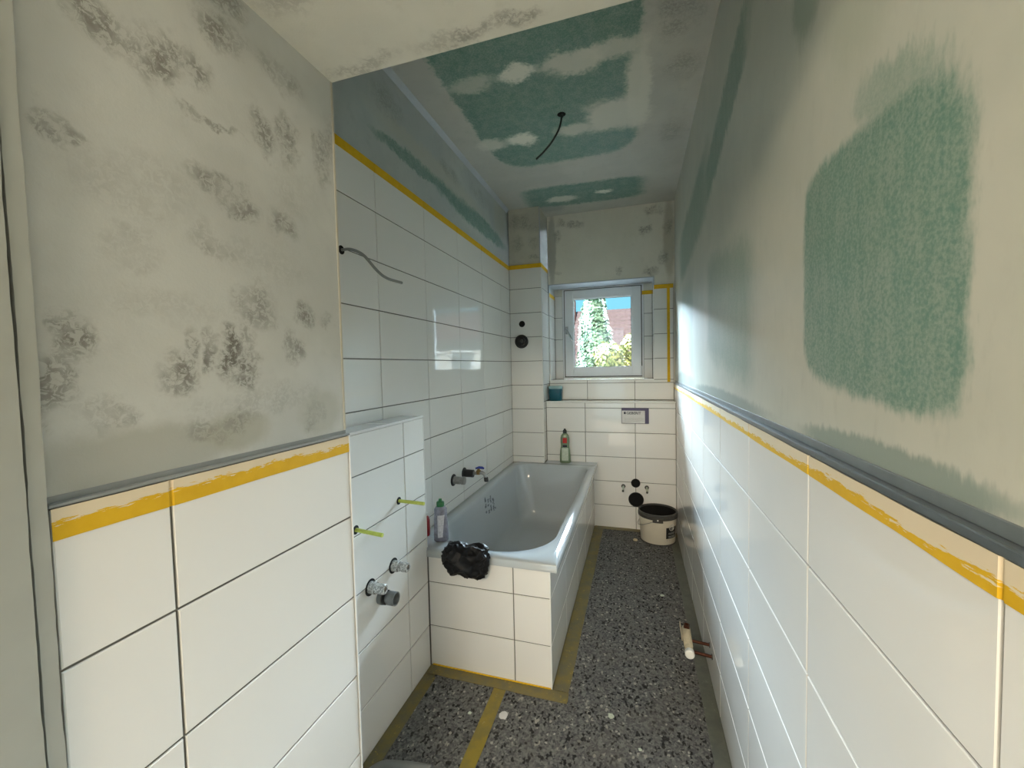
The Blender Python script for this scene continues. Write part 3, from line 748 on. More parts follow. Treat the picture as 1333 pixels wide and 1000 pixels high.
tag(wall_tape('masking_tape', 'y', 3.556, NYB-0.002, NX0+0.0105, 1, 1.950, 1.983, 'tape_plain'), 'short yellow tape on the left window reveal', 'tape', TG)
tn = empty('masking_tape', (0.1, NYB, 1.96)); tag(tn, 'short yellow tape in the niche right of the window frame', 'tape', TG)
a_ = wall_tape('strip', 'x', 0.050, NX1-0.001, NYB, -1, 1.950, 1.983, 'tape_plain'); adopt(tn, a_)

# =================================================================== FLOOR COVER
def slab(name, poly, z0, z1, mat, parent=None):
    bm = bmesh.new()
    lo_ = [bm.verts.new((x, y, z0)) for x, y in poly]; hi_ = [bm.verts.new((x, y, z1)) for x, y in poly]
    n = len(poly)
    bm.faces.new(list(reversed(lo_))); bm.faces.new(hi_)
    for k in range(n): bm.faces.new((lo_[k], lo_[(k+1) % n], hi_[(k+1) % n], hi_[k]))
    return bm_obj(name, bm, mat, parent)
def wobble(pts, n=10, amp=0.004, seed=0):
    out = []
    for i, p in enumerate(pts):
        q = pts[(i+1) % len(pts)]
        for k in range(n):
            t = k/n; out.append((p[0]+(q[0]-p[0])*t + amp*mnoise.noise(Vector((p[0]+t*9, p[1]*3+seed, 2))), p[1]+(q[1]-p[1])*t + amp*mnoise.noise(Vector((p[0]*3+seed, p[1]+t*9, 7)))))
    return out
tag(slab('fleece_mat', wobble([(-0.870, 0.20), (-0.585, 0.20), (-0.565, 1.50), (-0.585, 1.555), (-0.852, 1.555), (-0.868, 1.30)][:], 8, 0.006, 3), 0.0005, 0.0045, 'speckled_fleece'),
    'grey speckled floor fleece in front of the washbasin wall', 'floor covering', 'speckled floor fleeces')
tag(slab('fleece_mat', wobble([(-0.555, 0.20), (0.246, 0.20), (0.246, 3.36), (-0.285, 3.36), (-0.285, 1.545), (-0.535, 1.545)], 12, 0.006, 5), 0.0005, 0.0045, 'speckled_fleece'),
    'grey speckled floor fleece running from the camera along the bathtub', 'floor covering', 'speckled floor fleeces')
FT = 'tapes holding the floor fleece'
tag(slab('floor_tape', wobble([(-0.582, 0.21), (-0.528, 0.21), (-0.528, 1.56), (-0.580, 1.56)], 10, 0.003, 1), 0.0050, 0.0062, 'floor_tape_yellow'), 'yellow tape over the seam between the two floor fleeces', 'tape', FT)
tag(slab('floor_tape', wobble([(-0.899, 0.21), (-0.845, 0.21), (-0.845, 1.53), (-0.899, 1.53)], 10, 0.003, 2), 0.0050, 0.0060, 'floor_tape_olive'), 'olive tape along the foot of the washbasin wall', 'tape', FT)
tag(slab('floor_tape', wobble([(-0.899, 1.540), (-0.275, 1.540), (-0.275, 1.594), (-0.899, 1.594)], 10, 0.003, 4), 0.0064, 0.0074, 'floor_tape_olive'), 'olive tape along the front foot of the bath surround', 'tape', FT)
tag(slab('floor_tape', wobble([(-0.342, 1.597), (-0.276, 1.597), (-0.272, 3.36), (-0.342, 3.36)], 10, 0.003, 6), 0.0050, 0.0060, 'floor_tape_olive'), 'olive tape along the long side of the bath surround', 'tape', FT)
tag(slab('floor_tape', wobble([(0.236, 0.21), (0.2885, 0.21), (0.2885, 3.30), (0.236, 3.30)], 10, 0.003, 8), 0.0050, 0.0060, 'floor_tape_grey'), 'greyish tape along the foot of the right wall', 'tape', FT)
tag(slab('floor_tape', wobble([(-0.34, 3.330), (0.23, 3.330), (0.23, 3.386), (-0.34, 3.386)], 10, 0.003, 9), 0.0064, 0.0074, 'floor_tape_olive'), 'olive tape along the foot of the cistern wall', 'tape', FT)
tag(slab('tape_edge', [(-0.89, 1.5918), (-0.35, 1.5918), (-0.35, 1.5955), (-0.89, 1.5955)], 0.0078, 0.012, 'tape_plain'), 'thin bright yellow tape edge at the foot of the bath surround', 'tape')
# plaster crumbs and a pale disc on the fleece
def blob(name, c, r, mat, flat=0.25, seed=0, parent=None, sub=3):
    bm = bmesh.new(); bmesh.ops.create_icosphere(bm, subdivisions=sub, radius=1.0)
    for v in bm.verts:
        k = 1 + 0.35*mnoise.noise(v.co*1.7 + Vector((seed, 0, 0)))
        v.co = Vector((v.co.x*r*k, v.co.y*r*k, (v.co.z*r*flat*k))) + Vector(c)
    return bm_obj(name, bm, mat, parent, smooth=True)
for i, (x, y, r, lab) in enumerate([(-0.500, 1.425, 0.017, 'pale smear of dried plaster beside the seam tape'), (-0.105, 1.532, 0.012, 'pale round plaster spot in the middle of the fleece'),
                                    (0.13, 2.44, 0.012, 'pale plaster spot on the fleece near the radiator pipe'), (-0.63, 1.40, 0.007, 'small white plaster crumb left of the seam tape'), (0.0, 1.42, 0.006, 'tiny pale plaster crumb on the near fleece')]):
    tag(blob('plaster_spot', (x, y, 0.0055), r, 'label_cream' if i else 'plate_grey', 0.12, i*3.1), lab, 'plaster spot', 'plaster spots on the fleece')

# =================================================================== FITTINGS
def stub(name, y, z, length, r, label, sleeve='clear_sleeve', x0=-0.902):
    t = empty(name, (x0, y, z))
    a = lathe('wall_opening', [(0, 0.0002), (r*1.75, 0.0002), (r*1.75, 0.0012), (0, 0.0012)], (x0, y, z), (1, 0, 0), 'dark_hole')
    b = lathe('sleeve', [(0, 0.0), (r*1.25, 0.0), (r*1.25, 0.020), (r*1.05, 0.024), (r, length*0.6), (r*1.06, length*0.62), (r*1.06, length-0.004), (r*0.9, length), (r*0.6, length), (r*0.6, length-0.012), (0, length-0.012)], (x0+0.0013, y, z), (1, 0, 0), sleeve)
    c = lathe('thread_ring', [(r*1.02, length*0.30), (r*1.16, length*0.32), (r*1.16, length*0.40), (r*1.02, length*0.42)], (x0+0.0013, y, z), (1, 0, 0), 'chrome', seg=20)
    adopt(t, a, b, c)
    return tag(t, label, 'pipe stub', 'pipe stubs in the washbasin wall')
stub('water_stub', 1.331, 0.588, 0.064, 0.0165, 'clear-capped water stub farther from the camera on the washbasin wall')
stub('water_stub', 1.189, 0.579, 0.060, 0.0165, 'clear-capped water stub nearest the entry wall, just above the drain')
dr = empty('drain_stub', (-0.902, 1.245, 0.515)); tag(dr, 'grey plastic drain stub below the two water stubs', 'drain')
a_ = lathe('flange', [(0, 0.0003), (0.026, 0.0003), (0.027, 0.016), (0.022, 0.018), (0, 0.018)], (-0.902, 1.245, 0.515), (1, 0, 0), 'grey_plastic')
b_ = lathe('seal_ring', [(0.020, 0.018), (0.0255, 0.020), (0.0255, 0.027), (0.020, 0.029)], (-0.902, 1.245, 0.515), (1, 0, 0), 'black_plastic')
c_ = lathe('pipe', [(0.019, 0.018), (0.019, 0.033), (0.024, 0.036), (0.024, 0.066), (0.020, 0.066), (0.0195, 0.040), (0, 0.040)], (-0.902, 1.245, 0.515), (1, 0, 0), 'grey_plastic')
adopt(dr, a_, b_, c_)
for (y, z, L, dz, lab) in [(1.383, 0.824, 0.112, -0.003, 'yellow-green sleeved stud over the washbasin stubs, farther one'), (1.124, 0.810, 0.104, -0.008, 'yellow-green sleeved stud half hidden by the entry wall edge')]:
    t = empty('sleeved_stud', (-0.902, y, z)); tag(t, lab, 'stud', 'sleeved studs for the washbasin')
    a_ = lathe('wall_opening', [(0, 0.0002), (0.0150, 0.0002), (0.0150, 0.0012), (0, 0.0012)], (-0.902, y, z), (1, 0, 0), 'dark_hole')
    b_ = tube('sleeve', [(-0.9005, y, z), (-0.902+L*0.5, y, z+dz*0.5), (-0.902+L, y, z+dz)], 0.0068, 'stud_sleeve')
    adopt(t, a_, b_)

# bath tap stubs
bt = empty('bath_stub', (-1.014, 2.113, 0.699)); tag(bt, 'dark capped pipe stub nearer the camera over the bathtub', 'pipe stub')
a_ = lathe('flange', [(0, 0.0003), (0.034, 0.0003), (0.034, 0.004), (0.022, 0.007), (0, 0.007)], (-1.014, 2.113, 0.699), (1, 0, 0), 'black_plastic')
b_ = lathe('pipe', [(0.022, 0.006), (0.022, 0.045), (0.019, 0.047), (0.019, 0.052), (0.0225, 0.054), (0.0225, 0.072), (0.015, 0.074), (0, 0.070)], (-1.014, 2.113, 0.699), (1, 0, 0), 'dull_metal')
adopt(bt, a_, b_)
tp = empty('garden_tap', (-1.014, 2.266, 0.700)); tag(tp, 'small brass water tap with blue lever on the farther dark stub over the bathtub', 'tap')
a_ = lathe('flange', [(0, 0.0003), (0.034, 0.0003), (0.034, 0.004), (0.022, 0.007), (0, 0.007)], (-1.014, 2.266, 0.700), (1, 0, 0), 'black_plastic')
b_ = lathe('socket', [(0.023, 0.006), (0.023, 0.062), (0.016, 0.064), (0, 0.064)], (-1.014, 2.266, 0.700), (1, 0, 0), 'black_plastic')
c_ = tube('spout', spline([(-0.952, 2.266, 0.702), (-0.925, 2.266, 0.704), (-0.900, 2.268, 0.708), (-0.882, 2.270, 0.698), (-0.874, 2.272, 0.672)], 6), [0.010]*8+[0.011]*6+[0.010]*6+[0.010]*5, 'dull_metal')
d_ = lathe('nozzle', [(0.011, 0), (0.013, 0.004), (0.013, 0.026), (0.010, 0.028), (0.009, 0.01), (0, 0.01)], (-0.874, 2.272, 0.682), (0.10, 0, -1), 'black_plastic')
e_ = lathe('valve_body', [(0, 0), (0.014, 0), (0.015, 0.022), (0.009, 0.026), (0.006, 0.036), (0, 0.036)], (-0.918, 2.267, 0.698), (0, 0, 1), 'brass')
g_ = tube('lever', [(-0.935, 2.260, 0.734), (-0.915, 2.267, 0.739), (-0.895, 2.272, 0.737), (-0.885, 2.274, 0.732)], [0.005, 0.008, 0.008, 0.005], 'blue_handle')
adopt(tp, a_, b_, c_, d_, e_, g_)

# shower valve and outlet on the column
o1 = lathe('pipe_opening', [(0, 0.0003), (0.026, 0.0003), (0.026, 0.002), (0.022, 0.002), (0.022, 0.0008), (0, 0.0008)], (-0.910, 3.292, 1.696), (0, -1, 0), 'dark_hole')
tag(o1, 'small round black opening above the shower valve on the column', 'opening')
sv = empty('shower_valve', (-0.914, 3.292, 1.550)); tag(sv, 'round black concealed shower valve on the column tiles', 'valve')
a_ = lathe('housing', [(0, 0.0003), (0.056, 0.0003), (0.057, 0.014), (0.050, 0.016), (0.048, 0.006), (0, 0.006)], (-0.914, 3.292, 1.550), (0, -1, 0), 'black_plastic')
b_ = lathe('cartridge', [(0.032, 0.006), (0.031, 0.036), (0.024, 0.040), (0, 0.040)], (-0.908, 3.292, 1.550), (0, -1, 0), 'black_plastic')
c_ = lathe('spindle', [(0.014, 0.038), (0.013, 0.060), (0.009, 0.062), (0, 0.062)], (-0.904, 3.292, 1.552), (0, -1, 0), 'bucket_rim_grey', seg=8)
adopt(sv, a_, b_, c_)

# toilet connections on the cistern wall
for (x, z, r, lab) in [(-0.015, 0.383, 0.036, 'smaller upper black pipe opening on the cistern wall'), (-0.013, 0.249, 0.060, 'larger lower black drain opening on the cistern wall')]:
    t = empty('toilet_opening', (x, 3.389, z)); tag(t, lab, 'opening', 'toilet pipe openings')
    a_ = lathe('hole', [(0, 0.0005), (r*0.95, 0.0005), (r*0.95, 0.001), (0, 0.001)], (x, 3.389, z), (0, -1, 0), 'dark_hole')
    b_ = lathe('rim', [(r*0.93, 0.0003), (r, 0.0003), (r*0.99, 0.006), (r*0.93, 0.006), (r*0.93, 0.0003)], (x, 3.389, z), (0, -1, 0), 'black_plastic')
    adopt(t, a_, b_)
for (x, z, lab) in [(-0.111, 0.352, 'short metal toilet stud left of the pipe openings'), (0.070, 0.352, 'short metal toilet stud right of the pipe openings')]:
    t = empty('toilet_stud', (x, 3.389, z)); tag(t, lab, 'stud', 'toilet mounting studs')
    a_ = lathe('washer', [(0, 0.0003), (0.017, 0.0003), (0.016, 0.004), (0, 0.004)], (x, 3.389, z), (0, -1, 0), 'bucket_rim_grey', seg=16)
    b_ = tube('bolt', [(x, 3.3845, z), (x, 3.33, z-0.004), (x, 3.285, z-0.008)], 0.0075, 'label_cream')
    c_ = lathe('bolt_tip', [(0, 0), (0.0085, 0.0), (0.0085, 0.006), (0, 0.007)], (x, 3.286, z-0.008), (0, -1, -0.06), 'bucket_rim_grey', seg=12)
    adopt(t, a_, b_, c_)

# flush plate cover
PX0, PX1, PZ0, PZ1 = -0.119, 0.090, 0.866, 0.992
fp = empty('flush_cover', ((PX0+PX1)/2, 3.389, PZ0)); tag(fp, 'purple and grey protective cover over the flush opening on the cistern wall', 'flush cover')
a_ = box('cover_box', (PX0, PX1, 3.378, 3.3885, PZ0, PZ1), 'plate_purple', bevel=0.002)
b_ = box('front_card', (PX0+0.003, PX1-0.030, 3.3762, 3.3778, PZ0+0.003, PZ1-0.022), 'plate_grey')
adopt(fp, a_, b_)
def text_mesh(name, s, size, loc, mat, width=None, bold=0.0):
    cu = bpy.data.curves.new(name, 'FONT'); cu.body = s; cu.size = size; cu.extrude = 0.0004; cu.offset = bold; cu.align_x = 'LEFT'; cu.resolution_u = 3
    tmp = bpy.data.objects.new(name, cu); C.objects.link(tmp)
    dg = bpy.context.evaluated_depsgraph_get(); me = bpy.data.meshes.new_from_object(tmp.evaluated_get(dg))
    bpy.data.objects.remove(tmp); bpy.data.curves.remove(cu)
    xs = [v.co.x for v in me.vertices]; w = max(xs)-min(xs); k = (width/w) if width else 1
    for v in me.vertices: v.co = Vector(((v.co.x-min(xs))*k, -v.co.z, v.co.y)) + Vector(loc)
    me.materials.clear(); me.materials.append(M[mat])
    return link(bpy.data.objects.new(name, me))
tx = text_mesh('lettering', 'GEBERIT', 0.028, (PX0+0.038, 3.3757, 0.9415), 'ink', 0.112, 0.0006)
sq = box('logo_square', (PX0+0.018, PX0+0.033, 3.3753, 3.3761, 0.942, 0.961), 'ink')
sub(b_, tx, sq); card_ = b_
bm = bmesh.new()
for k in range(3):
    z = 0.885+0.011*k; add_tube(bm, spline([(PX0+0.02, 3.3758, z+0.004), (PX0+0.045, 3.3758, z-0.002), (PX0+0.07, 3.3758, z+0.003), (PX0+0.11, 3.3758, z+0.002), (PX0+0.15, 3.3758, z+0.006), (PX0+0.172, 3.3758, z+0.001)], 4), 0.0008, 5)
ln = bm_obj('faint_scribble', bm, 'ink_soft'); sub(card_, ln)

# cables
cb = empty('wall_cable', (-1.014, 1.24, 1.777)); tag(cb, 'grey cable sticking out of the left wall tiles beside the entry wall', 'cable')
a_ = lathe('wall_opening', [(0, 0.0003), (0.016, 0.0003), (0.016, 0.0013), (0, 0.0013)], (-1.014, 1.245, 1.777), (1, 0, 0), 'dark_hole')
b_ = tube('cable', spline([(-1.012, 1.245, 1.777), (-0.975, 1.250, 1.776), (-0.935, 1.265, 1.755), (-0.905, 1.300, 1.705), (-0.890, 1.340, 1.684), (-0.885, 1.430, 1.684)], 7), 0.0052, 'cable_grey')
adopt(cb, a_, b_)
cc = empty('ceiling_cable', (-0.361, 2.16, CEIL)); tag(cc, 'dark lamp cable hanging from the green ceiling board', 'cable')
a_ = lathe('cable_opening', [(0, 0.0003), (0.022, 0.0003), (0.020, 0.0015), (0, 0.0015)], (-0.361, 2.16, CEIL), (0, 0, -1), 'dark_hole')
b_ = tube('cable', spline([(-0.361, 2.16, CEIL-0.001), (-0.364, 2.16, 2.61), (-0.380, 2.16, 2.565), (-0.415, 2.16, 2.515), (-0.460, 2.16, 2.47), (-0.500, 2.16, 2.44)], 7), 0.0048, 'cable_black')
c_ = tube('bare_wire', spline([(-0.361, 2.16, CEIL-0.001), (-0.350, 2.15, 2.635), (-0.355, 2.15, 2.622)], 5), 0.003, 'cable_black')
adopt(cc, a_, b_, c_)

# radiator connection on the right wall
rv = empty('radiator_valve', (0.20, 1.82, 0.12)); tag(rv, 'cream radiator valve block with white cap on two copper pipes at the right wall', 'valve')
a_ = tube('pipe', [(0.2895, 1.862, 0.132), (0.200, 1.862, 0.140)], 0.0065, 'copper')
b_ = tube('pipe', [(0.2895, 1.802, 0.122), (0.200, 1.802, 0.132)], 0.0065, 'copper')
c_ = lathe('valve_body', [(0, 0.0), (0.016, 0.0), (0.017, 0.010), (0.015, 0.030), (0.018, 0.034), (0.018, 0.150), (0.013, 0.158), (0, 0.158)], (0.200, 1.785, 0.140), (0.02, 1, 0.02), 'cream_body')
d_ = lathe('cap', [(0.012, 0.0), (0.0185, 0.002), (0.0185, 0.020), (0.014, 0.024), (0, 0.024)], (0.200, 1.784, 0.140), (-0.02, -1, 0.05), 'white_cap')
e_ = lathe('upper_port', [(0, 0), (0.013, 0.0), (0.013, 0.020), (0.009, 0.020), (0.009, 0.012), (0, 0.012)], (0.204, 1.920, 0.152), (0, 0, 1), 'copper')
g_ = box('bracket', (0.1785, 0.1815, 1.86, 1.965, 0.132, 0.156), 'cream_body')
h_ = lathe('wall_rosette', [(0, 0.0003), (0.011, 0.0003), (0.011, 0.003), (0, 0.003)], (0.29, 1.862, 0.132), (-1, 0, 0), 'bucket_rim_grey', seg=14)
i_ = lathe('wall_rosette', [(0, 0.0003), (0.011, 0.0003), (0.011, 0.003), (0, 0.003)], (0.29, 1.802, 0.122), (-1, 0, 0), 'bucket_rim_grey', seg=14)
adopt(rv, a_, b_, c_, d_, e_, g_, h_, i_)

# hose end on the floor at the near left
hs = tube('hose', spline([(-0.90+0.03, 0.90, 0.022), (-0.86, 1.02, 0.022), (-0.83, 1.10, 0.022), (-0.76, 1.125, 0.022), (-0.66, 1.14, 0.022)], 6), 0.0165, 'grey_plastic', seg=14)
tag(hs, 'grey plastic hose end lying on the fleece by the entry wall', 'hose')

# =================================================================== LOOSE THINGS
# bucket
BX, BY = 0.143, 3.232
bk = empty('bucket', (BX, BY, 0.0048)); tag(bk, 'white plaster bucket with dark grey rim in the far right corner', 'bucket')
B0 = (BX, BY, 0.0075)
a_ = lathe('bucket_wall', [(0, 0.0), (0.122, 0.0), (0.125, 0.004), (0.136, 0.222), (0.132, 0.222), (0.121, 0.010), (0, 0.010)], B0, (0, 0, 1), 'bucket_white', seg=48)
b_ = lathe('rim', [(0.1365, 0.188), (0.1425, 0.190), (0.1425, 0.212), (0.1395, 0.214), (0.1395, 0.228), (0.131, 0.228), (0.131, 0.190)], B0, (0, 0, 1), 'bucket_rim_grey', seg=48)
c_ = lathe('dark_inside', [(0, 0.11), (0.125, 0.11), (0.1305, 0.216), (0.1315, 0.216)], B0, (0, 0, 1), 'dark_hole', seg=48)  # near-black surface from mid height up to the rim
def on_bucket(ang, z, off=0.001):
    r = 0.125 + (z-0.004)/0.218*0.011 + off
    return Vector((BX + r*math.cos(ang), BY + r*math.sin(ang), 0.0075+z))
def bucket_patch(name, a0, a1, z0, z1, mat, off=0.0008, n=10):
    bm = bmesh.new(); rr = []
    for k in range(n+1):
        a = math.radians(a0+(a1-a0)*k/n)
        rr.append([bm.verts.new(on_bucket(a, z, o)) for z, o in ((z0, 0.0002), (z0, off), (z1, off), (z1, 0.0002))])
    for q, w in zip(rr, rr[1:]):
        for k in range(4): bm.faces.new((q[k], q[(k+1) % 4], w[(k+1) % 4], w[k]))
    bm.faces.new(rr[0]); bm.faces.new(rr[-1])
    return bm_obj(name, bm, mat, smooth=False)
d_ = bucket_patch('label', -66, -20, 0.052, 0.135, 'label_black'); d_['label'] = 'black printed bucket label with a pale ring'
bm = bmesh.new()
add_tube(bm, [on_bucket(math.radians(-46)+0.16*math.cos(q*math.pi/10), 0.132+0.021*math.sin(q*math.pi/10), 0.0022) for q in range(21)], 0.0026, 6)
add_tube(bm, [on_bucket(math.radians(-46)+0.07*math.cos(q*math.pi/10), 0.130+0.009*math.sin(q*math.pi/10), 0.0022) for q in range(21)], 0.0018, 6)
for z_ in (0.094, 0.086, 0.070, 0.062):
    add_tube(bm, [on_bucket(math.radians(a), z_, 0.0016) for a in range(-58, -27, 4)], 0.0011, 5)
add_tube(bm, [on_bucket(math.radians(a), 0.040, 0.0014) for a in (-64, -62, -60)], 0.003, 5)
add_tube(bm, [on_bucket(math.radians(a), 0.040, 0.0014) for a in (-54, -52)], 0.003, 5)
e_ = bm_obj('label_marks', bm, 'label_print')
hb = bucket_patch('handle_bracket', -106, -78, 0.176, 0.206, 'bucket_rim_grey', off=0.016); g_ = hb
i_ = blob('handle_rivet', tuple(on_bucket(math.radians(-92), 0.196, 0.016)), 0.006, 'white_cap', 0.9)
wire = [on_bucket(math.radians(-104), 0.180, 0.012), on_bucket(math.radians(-120), 0.160, 0.012), on_bucket(math.radians(-140), 0.136, 0.012), on_bucket(math.radians(-165), 0.118, 0.014), on_bucket(math.radians(-190), 0.115, 0.014), on_bucket(math.radians(-215), 0.135, 0.012)]
h_ = tube('wire_handle', spline(wire, 6), 0.0022, 'dull_metal', seg=8)
j_ = lathe('base_ring', [(0.1265, 0.0), (0.1275, 0.001), (0.1275, 0.006), (0.1255, 0.007)], B0, (0, 0, 1), 'bucket_rim_grey', seg=48)
adopt(bk, a_, b_, c_, d_, h_, j_)
sub(d_, e_); sub(b_, hb, i_)
tag(blob('plaster_spot', (-0.02, 3.17, 0.010), 0.016, 'cream_body', 0.6, 9), 'small beige rubble lump on the floor left of the bucket', 'plaster spot', 'plaster spots on the fleece')

# dish soap bottles
def oval_bottle(name, loc, prof, mat, sx=1.0, sy=0.6, rot=0.0, seg=28):
    """prof: (half width, height)"""
    bm = bmesh.new(); rings = []
    for (w, h) in prof:
        ring_ = []
        for k in range(seg):
            a = 2*math.pi*k/seg; ca, sa_ = math.cos(a), math.sin(a)
            ex = math.copysign(abs(ca)**0.75, ca)*w*sx; ey = math.copysign(abs(sa_)**0.75, sa_)*w*sy
            ring_.append(bm.verts.new((loc[0]+ex*math.cos(rot)-ey*math.sin(rot), loc[1]+ex*math.sin(rot)+ey*math.cos(rot), loc[2]+h)))
        rings.append(ring_)
    for a, b in zip(rings, rings[1:]):
        for k in range(seg): bm.faces.new((a[k], a[(k+1) % seg], b[(k+1) % seg], b[k]))
    bm.faces.new(list(reversed(rings[0]))); bm.faces.new(rings[-1])
    return bm_obj(name, bm, mat, smooth=True, angle=0.9)
def sticker(name, loc, w, y, z0, z1, rot, mat, n=6, bulge=0.004):
    """slightly curved label in front of the bottle; rot turns it with the bottle"""
    bm = bmesh.new(); rr = []
    for k in range(n+1):
        s = -1+2*k/n
        for_ = []
        for (z, o) in ((z0, 0), (z0, 0.0008), (z1, 0.0008), (z1, 0)):
            ex, ey = s*w, -(y - bulge*s*s) - o
            for_.append(bm.verts.new((loc[0]+ex*math.cos(rot)-ey*math.sin(rot), loc[1]+ex*math.sin(rot)+ey*math.cos(rot), loc[2]+z)))
        rr.append(for_)
    for q, w_ in zip(rr, rr[1:]):
        for k in range(4): bm.faces.new((q[k], q[(k+1) % 4], w_[(k+1) % 4], w_[k]))
    bm.faces.new(rr[0]); bm.faces.new(rr[-1])
    return bm_obj(name, bm, mat)
L1 = (-0.882, 1.693, RZ+0.0005); R1 = 0.35
s1 = empty('soap_bottle', L1); tag(s1, 'greyish dish soap bottle with green cap on the near tub rim', 'bottle', 'bottles on the bathtub rim')
a_ = oval_bottle('bottle_body', L1, [(0.028, 0), (0.033, 0.004), (0.034, 0.03), (0.031, 0.09), (0.029, 0.13), (0.029, 0.15), (0.022, 0.160), (0.016, 0.163)], 'bottle_grey', 1, 0.62, R1)
b_ = oval_bottle('cap', L1, [(0.017, 0.1625), (0.018, 0.165), (0.018, 0.182), (0.013, 0.186), (0.008, 0.187), (0.007, 0.197), (0.003, 0.198)], 'cap_green', 1, 0.95, R1, 20)
c_ = sticker('front_label', L1, 0.020, 0.0222, 0.022, 0.125, R1+0.35, 'label_paper')
adopt(s1, a_, b_, c_)
L2 = (-0.978, 1.725, RZ+0.0005)
s2 = empty('soap_bottle', L2); tag(s2, 'red plastic bottle mostly hidden behind the washbasin wall edge', 'bottle', 'bottles on the bathtub rim')
a_ = oval_bottle('bottle_body', L2, [(0.014, 0), (0.017, 0.004), (0.0175, 0.03), (0.0175, 0.075), (0.013, 0.092), (0.008, 0.098)], 'red_plastic', 1, 0.9)
b_ = oval_bottle('cap', L2, [(0.009, 0.0978), (0.009, 0.108), (0.004, 0.110)], 'plate_grey', 1, 1, 0, 16)
adopt(s2, a_, b_)
L3 = (-0.574, 3.336, RZ+0.0005); R3 = 0.12
s3 = empty('soap_bottle', L3); tag(s3, 'pale green dish soap bottle with dark cap on the far tub rim', 'bottle', 'bottles on the bathtub rim')
a_ = oval_bottle('bottle_body', L3, [(0.038, 0), (0.044, 0.005), (0.044, 0.05), (0.040, 0.10), (0.034, 0.14), (0.036, 0.17), (0.036, 0.205), (0.030, 0.228), (0.018, 0.242), (0.013, 0.246)], 'bottle_olive', 1, 0.55, R3)
b_ = oval_bottle('cap', L3, [(0.015, 0.2455), (0.016, 0.249), (0.015, 0.268), (0.009, 0.274), (0.007, 0.282), (0.003, 0.283)], 'cap_dark', 1, 0.95, 0, 20)
c_ = sticker('lower_label', L3, 0.027, 0.0258, 0.020, 0.125, R3, 'label_cream'); d_ = sticker('upper_label', L3, 0.017, 0.0212, 0.165, 0.208, R3, 'label_redpatch', bulge=0.0025)
e_ = sticker('dark_band', L3, 0.018, 0.0212, 0.132, 0.148, R3, 'ink', bulge=0.003)
adopt(s3, a_, b_, c_, d_, e_)

# teal cup on the shelf
L4 = (-0.672, 3.475, 1.0418)
cu = empty('plastic_cup', L4); tag(cu, 'dark teal plastic tub with pale rim at the left end of the shelf', 'container')
a_ = oval_bottle('cup_body', L4, [(0.050, 0), (0.054, 0.004), (0.058, 0.090), (0.058, 0.102)], 'teal_plastic', 1, 0.75)
b_ = oval_bottle('rim', L4, [(0.0585, 0.1025), (0.061, 0.104), (0.061, 0.124), (0.057, 0.126), (0.056, 0.108)], 'cup_rim', 1, 0.75)
adopt(cu, a_, b_)

# crumpled black bag over the tub rim
bm = bmesh.new(); bmesh.ops.create_icosphere(bm, subdivisions=5, radius=1.0)
bag_out = [(0, 1.00), (35, 1.12), (58, 1.05), (85, 0.72), (110, 0.95), (135, 1.02), (180, 0.95), (215, 0.92), (238, 1.05), (262, 0.78), (290, 0.98), (318, 1.18), (345, 1.02), (360, 1.00)]
def bag_radius(a):
    a = a % 360
    for (a0, r0), (a1, r1) in zip(bag_out, bag_out[1:]):
        if a0 <= a <= a1:
            t = (a-a0)/(a1-a0); t = t*t*(3-2*t); return r0+(r1-r0)*t
for v in bm.verts:
    n = v.co.normalized()
    out = bag_radius(math.degrees(math.atan2(n.z, n.x))); side = math.sqrt(n.x*n.x+n.z*n.z)
    crease = 1-abs(mnoise.noise(n*1.7+Vector((4.1, 2.2, 9.0)))); crease2 = 1-abs(mnoise.noise(n*3.6+Vector((1.1, 7.2, 3.0))))
    k = (1-side)+side*out
    k *= 0.88 + 0.16*crease**3 + 0.09*crease2**4
    x, y, z = n.x*0.102*k, n.y*0.070*k, n.z*0.076*k
    c_ = Vector((-0.706+x, 1.560+y, 0.532+z))
    if c_.y > 1.582 and c_.z < RZ+0.0015: c_ = Vector((c_.x, 1.582, c_.z)) if (RZ-c_.z) > (c_.y-1.582) else Vector((c_.x, c_.y, RZ+0.0015))
    v.co = c_
bg = bm_obj('plastic_bag', bm, 'black_film', smooth=True, angle=0.9); tag(bg, 'crumpled black plastic bag draped over the front tub rim', 'bag')

# =================================================================== OUTSIDE
gr = box('ground', (-40, 40, 6.0, 60, -3.2, -3.0), 'bounce_yard'); struct(gr, 'unseen yard below the window, toned pale to bounce light up', 'ground')
def leaf_cloud(name, mat, parent, n, place, size):
    vs, fs = [], []
    for i in range(n):
        p, nrm = place()
        a = (nrm + Vector((random.uniform(-1, 1), random.uniform(-1, 1), random.uniform(-0.6, 1)))*0.7).normalized()
        u, v = frame_of(a); th = random.uniform(0, 6.28); s = size*random.uniform(0.6, 1.3)
        e1 = (u*math.cos(th)+v*math.sin(th))*s; e2 = (v*math.cos(th)-u*math.sin(th))*s*0.55
        k = len(vs); vs += [p-e1, p+e2, p+e1, p-e2]; fs.append((k, k+1, k+2, k+3))
    me = bpy.data.meshes.new(name); me.from_pydata([tuple(v) for v in vs], [], fs); me.update(); me.materials.append(M[mat])
    o = link(bpy.data.objects.new(name, me)); adopt(parent, o); o['kind'] = 'stuff'
    return o
TX, TY = -1.10, 11.5
tr = empty('conifer', (TX, TY, -3.0)); tag(tr, 'tall pale green conifer filling the left of the window', 'tree')
adopt(tr, tube('trunk', [(TX, TY, -3.0), (TX, TY, 3.0)], [0.14, 0.04], 'bark'))
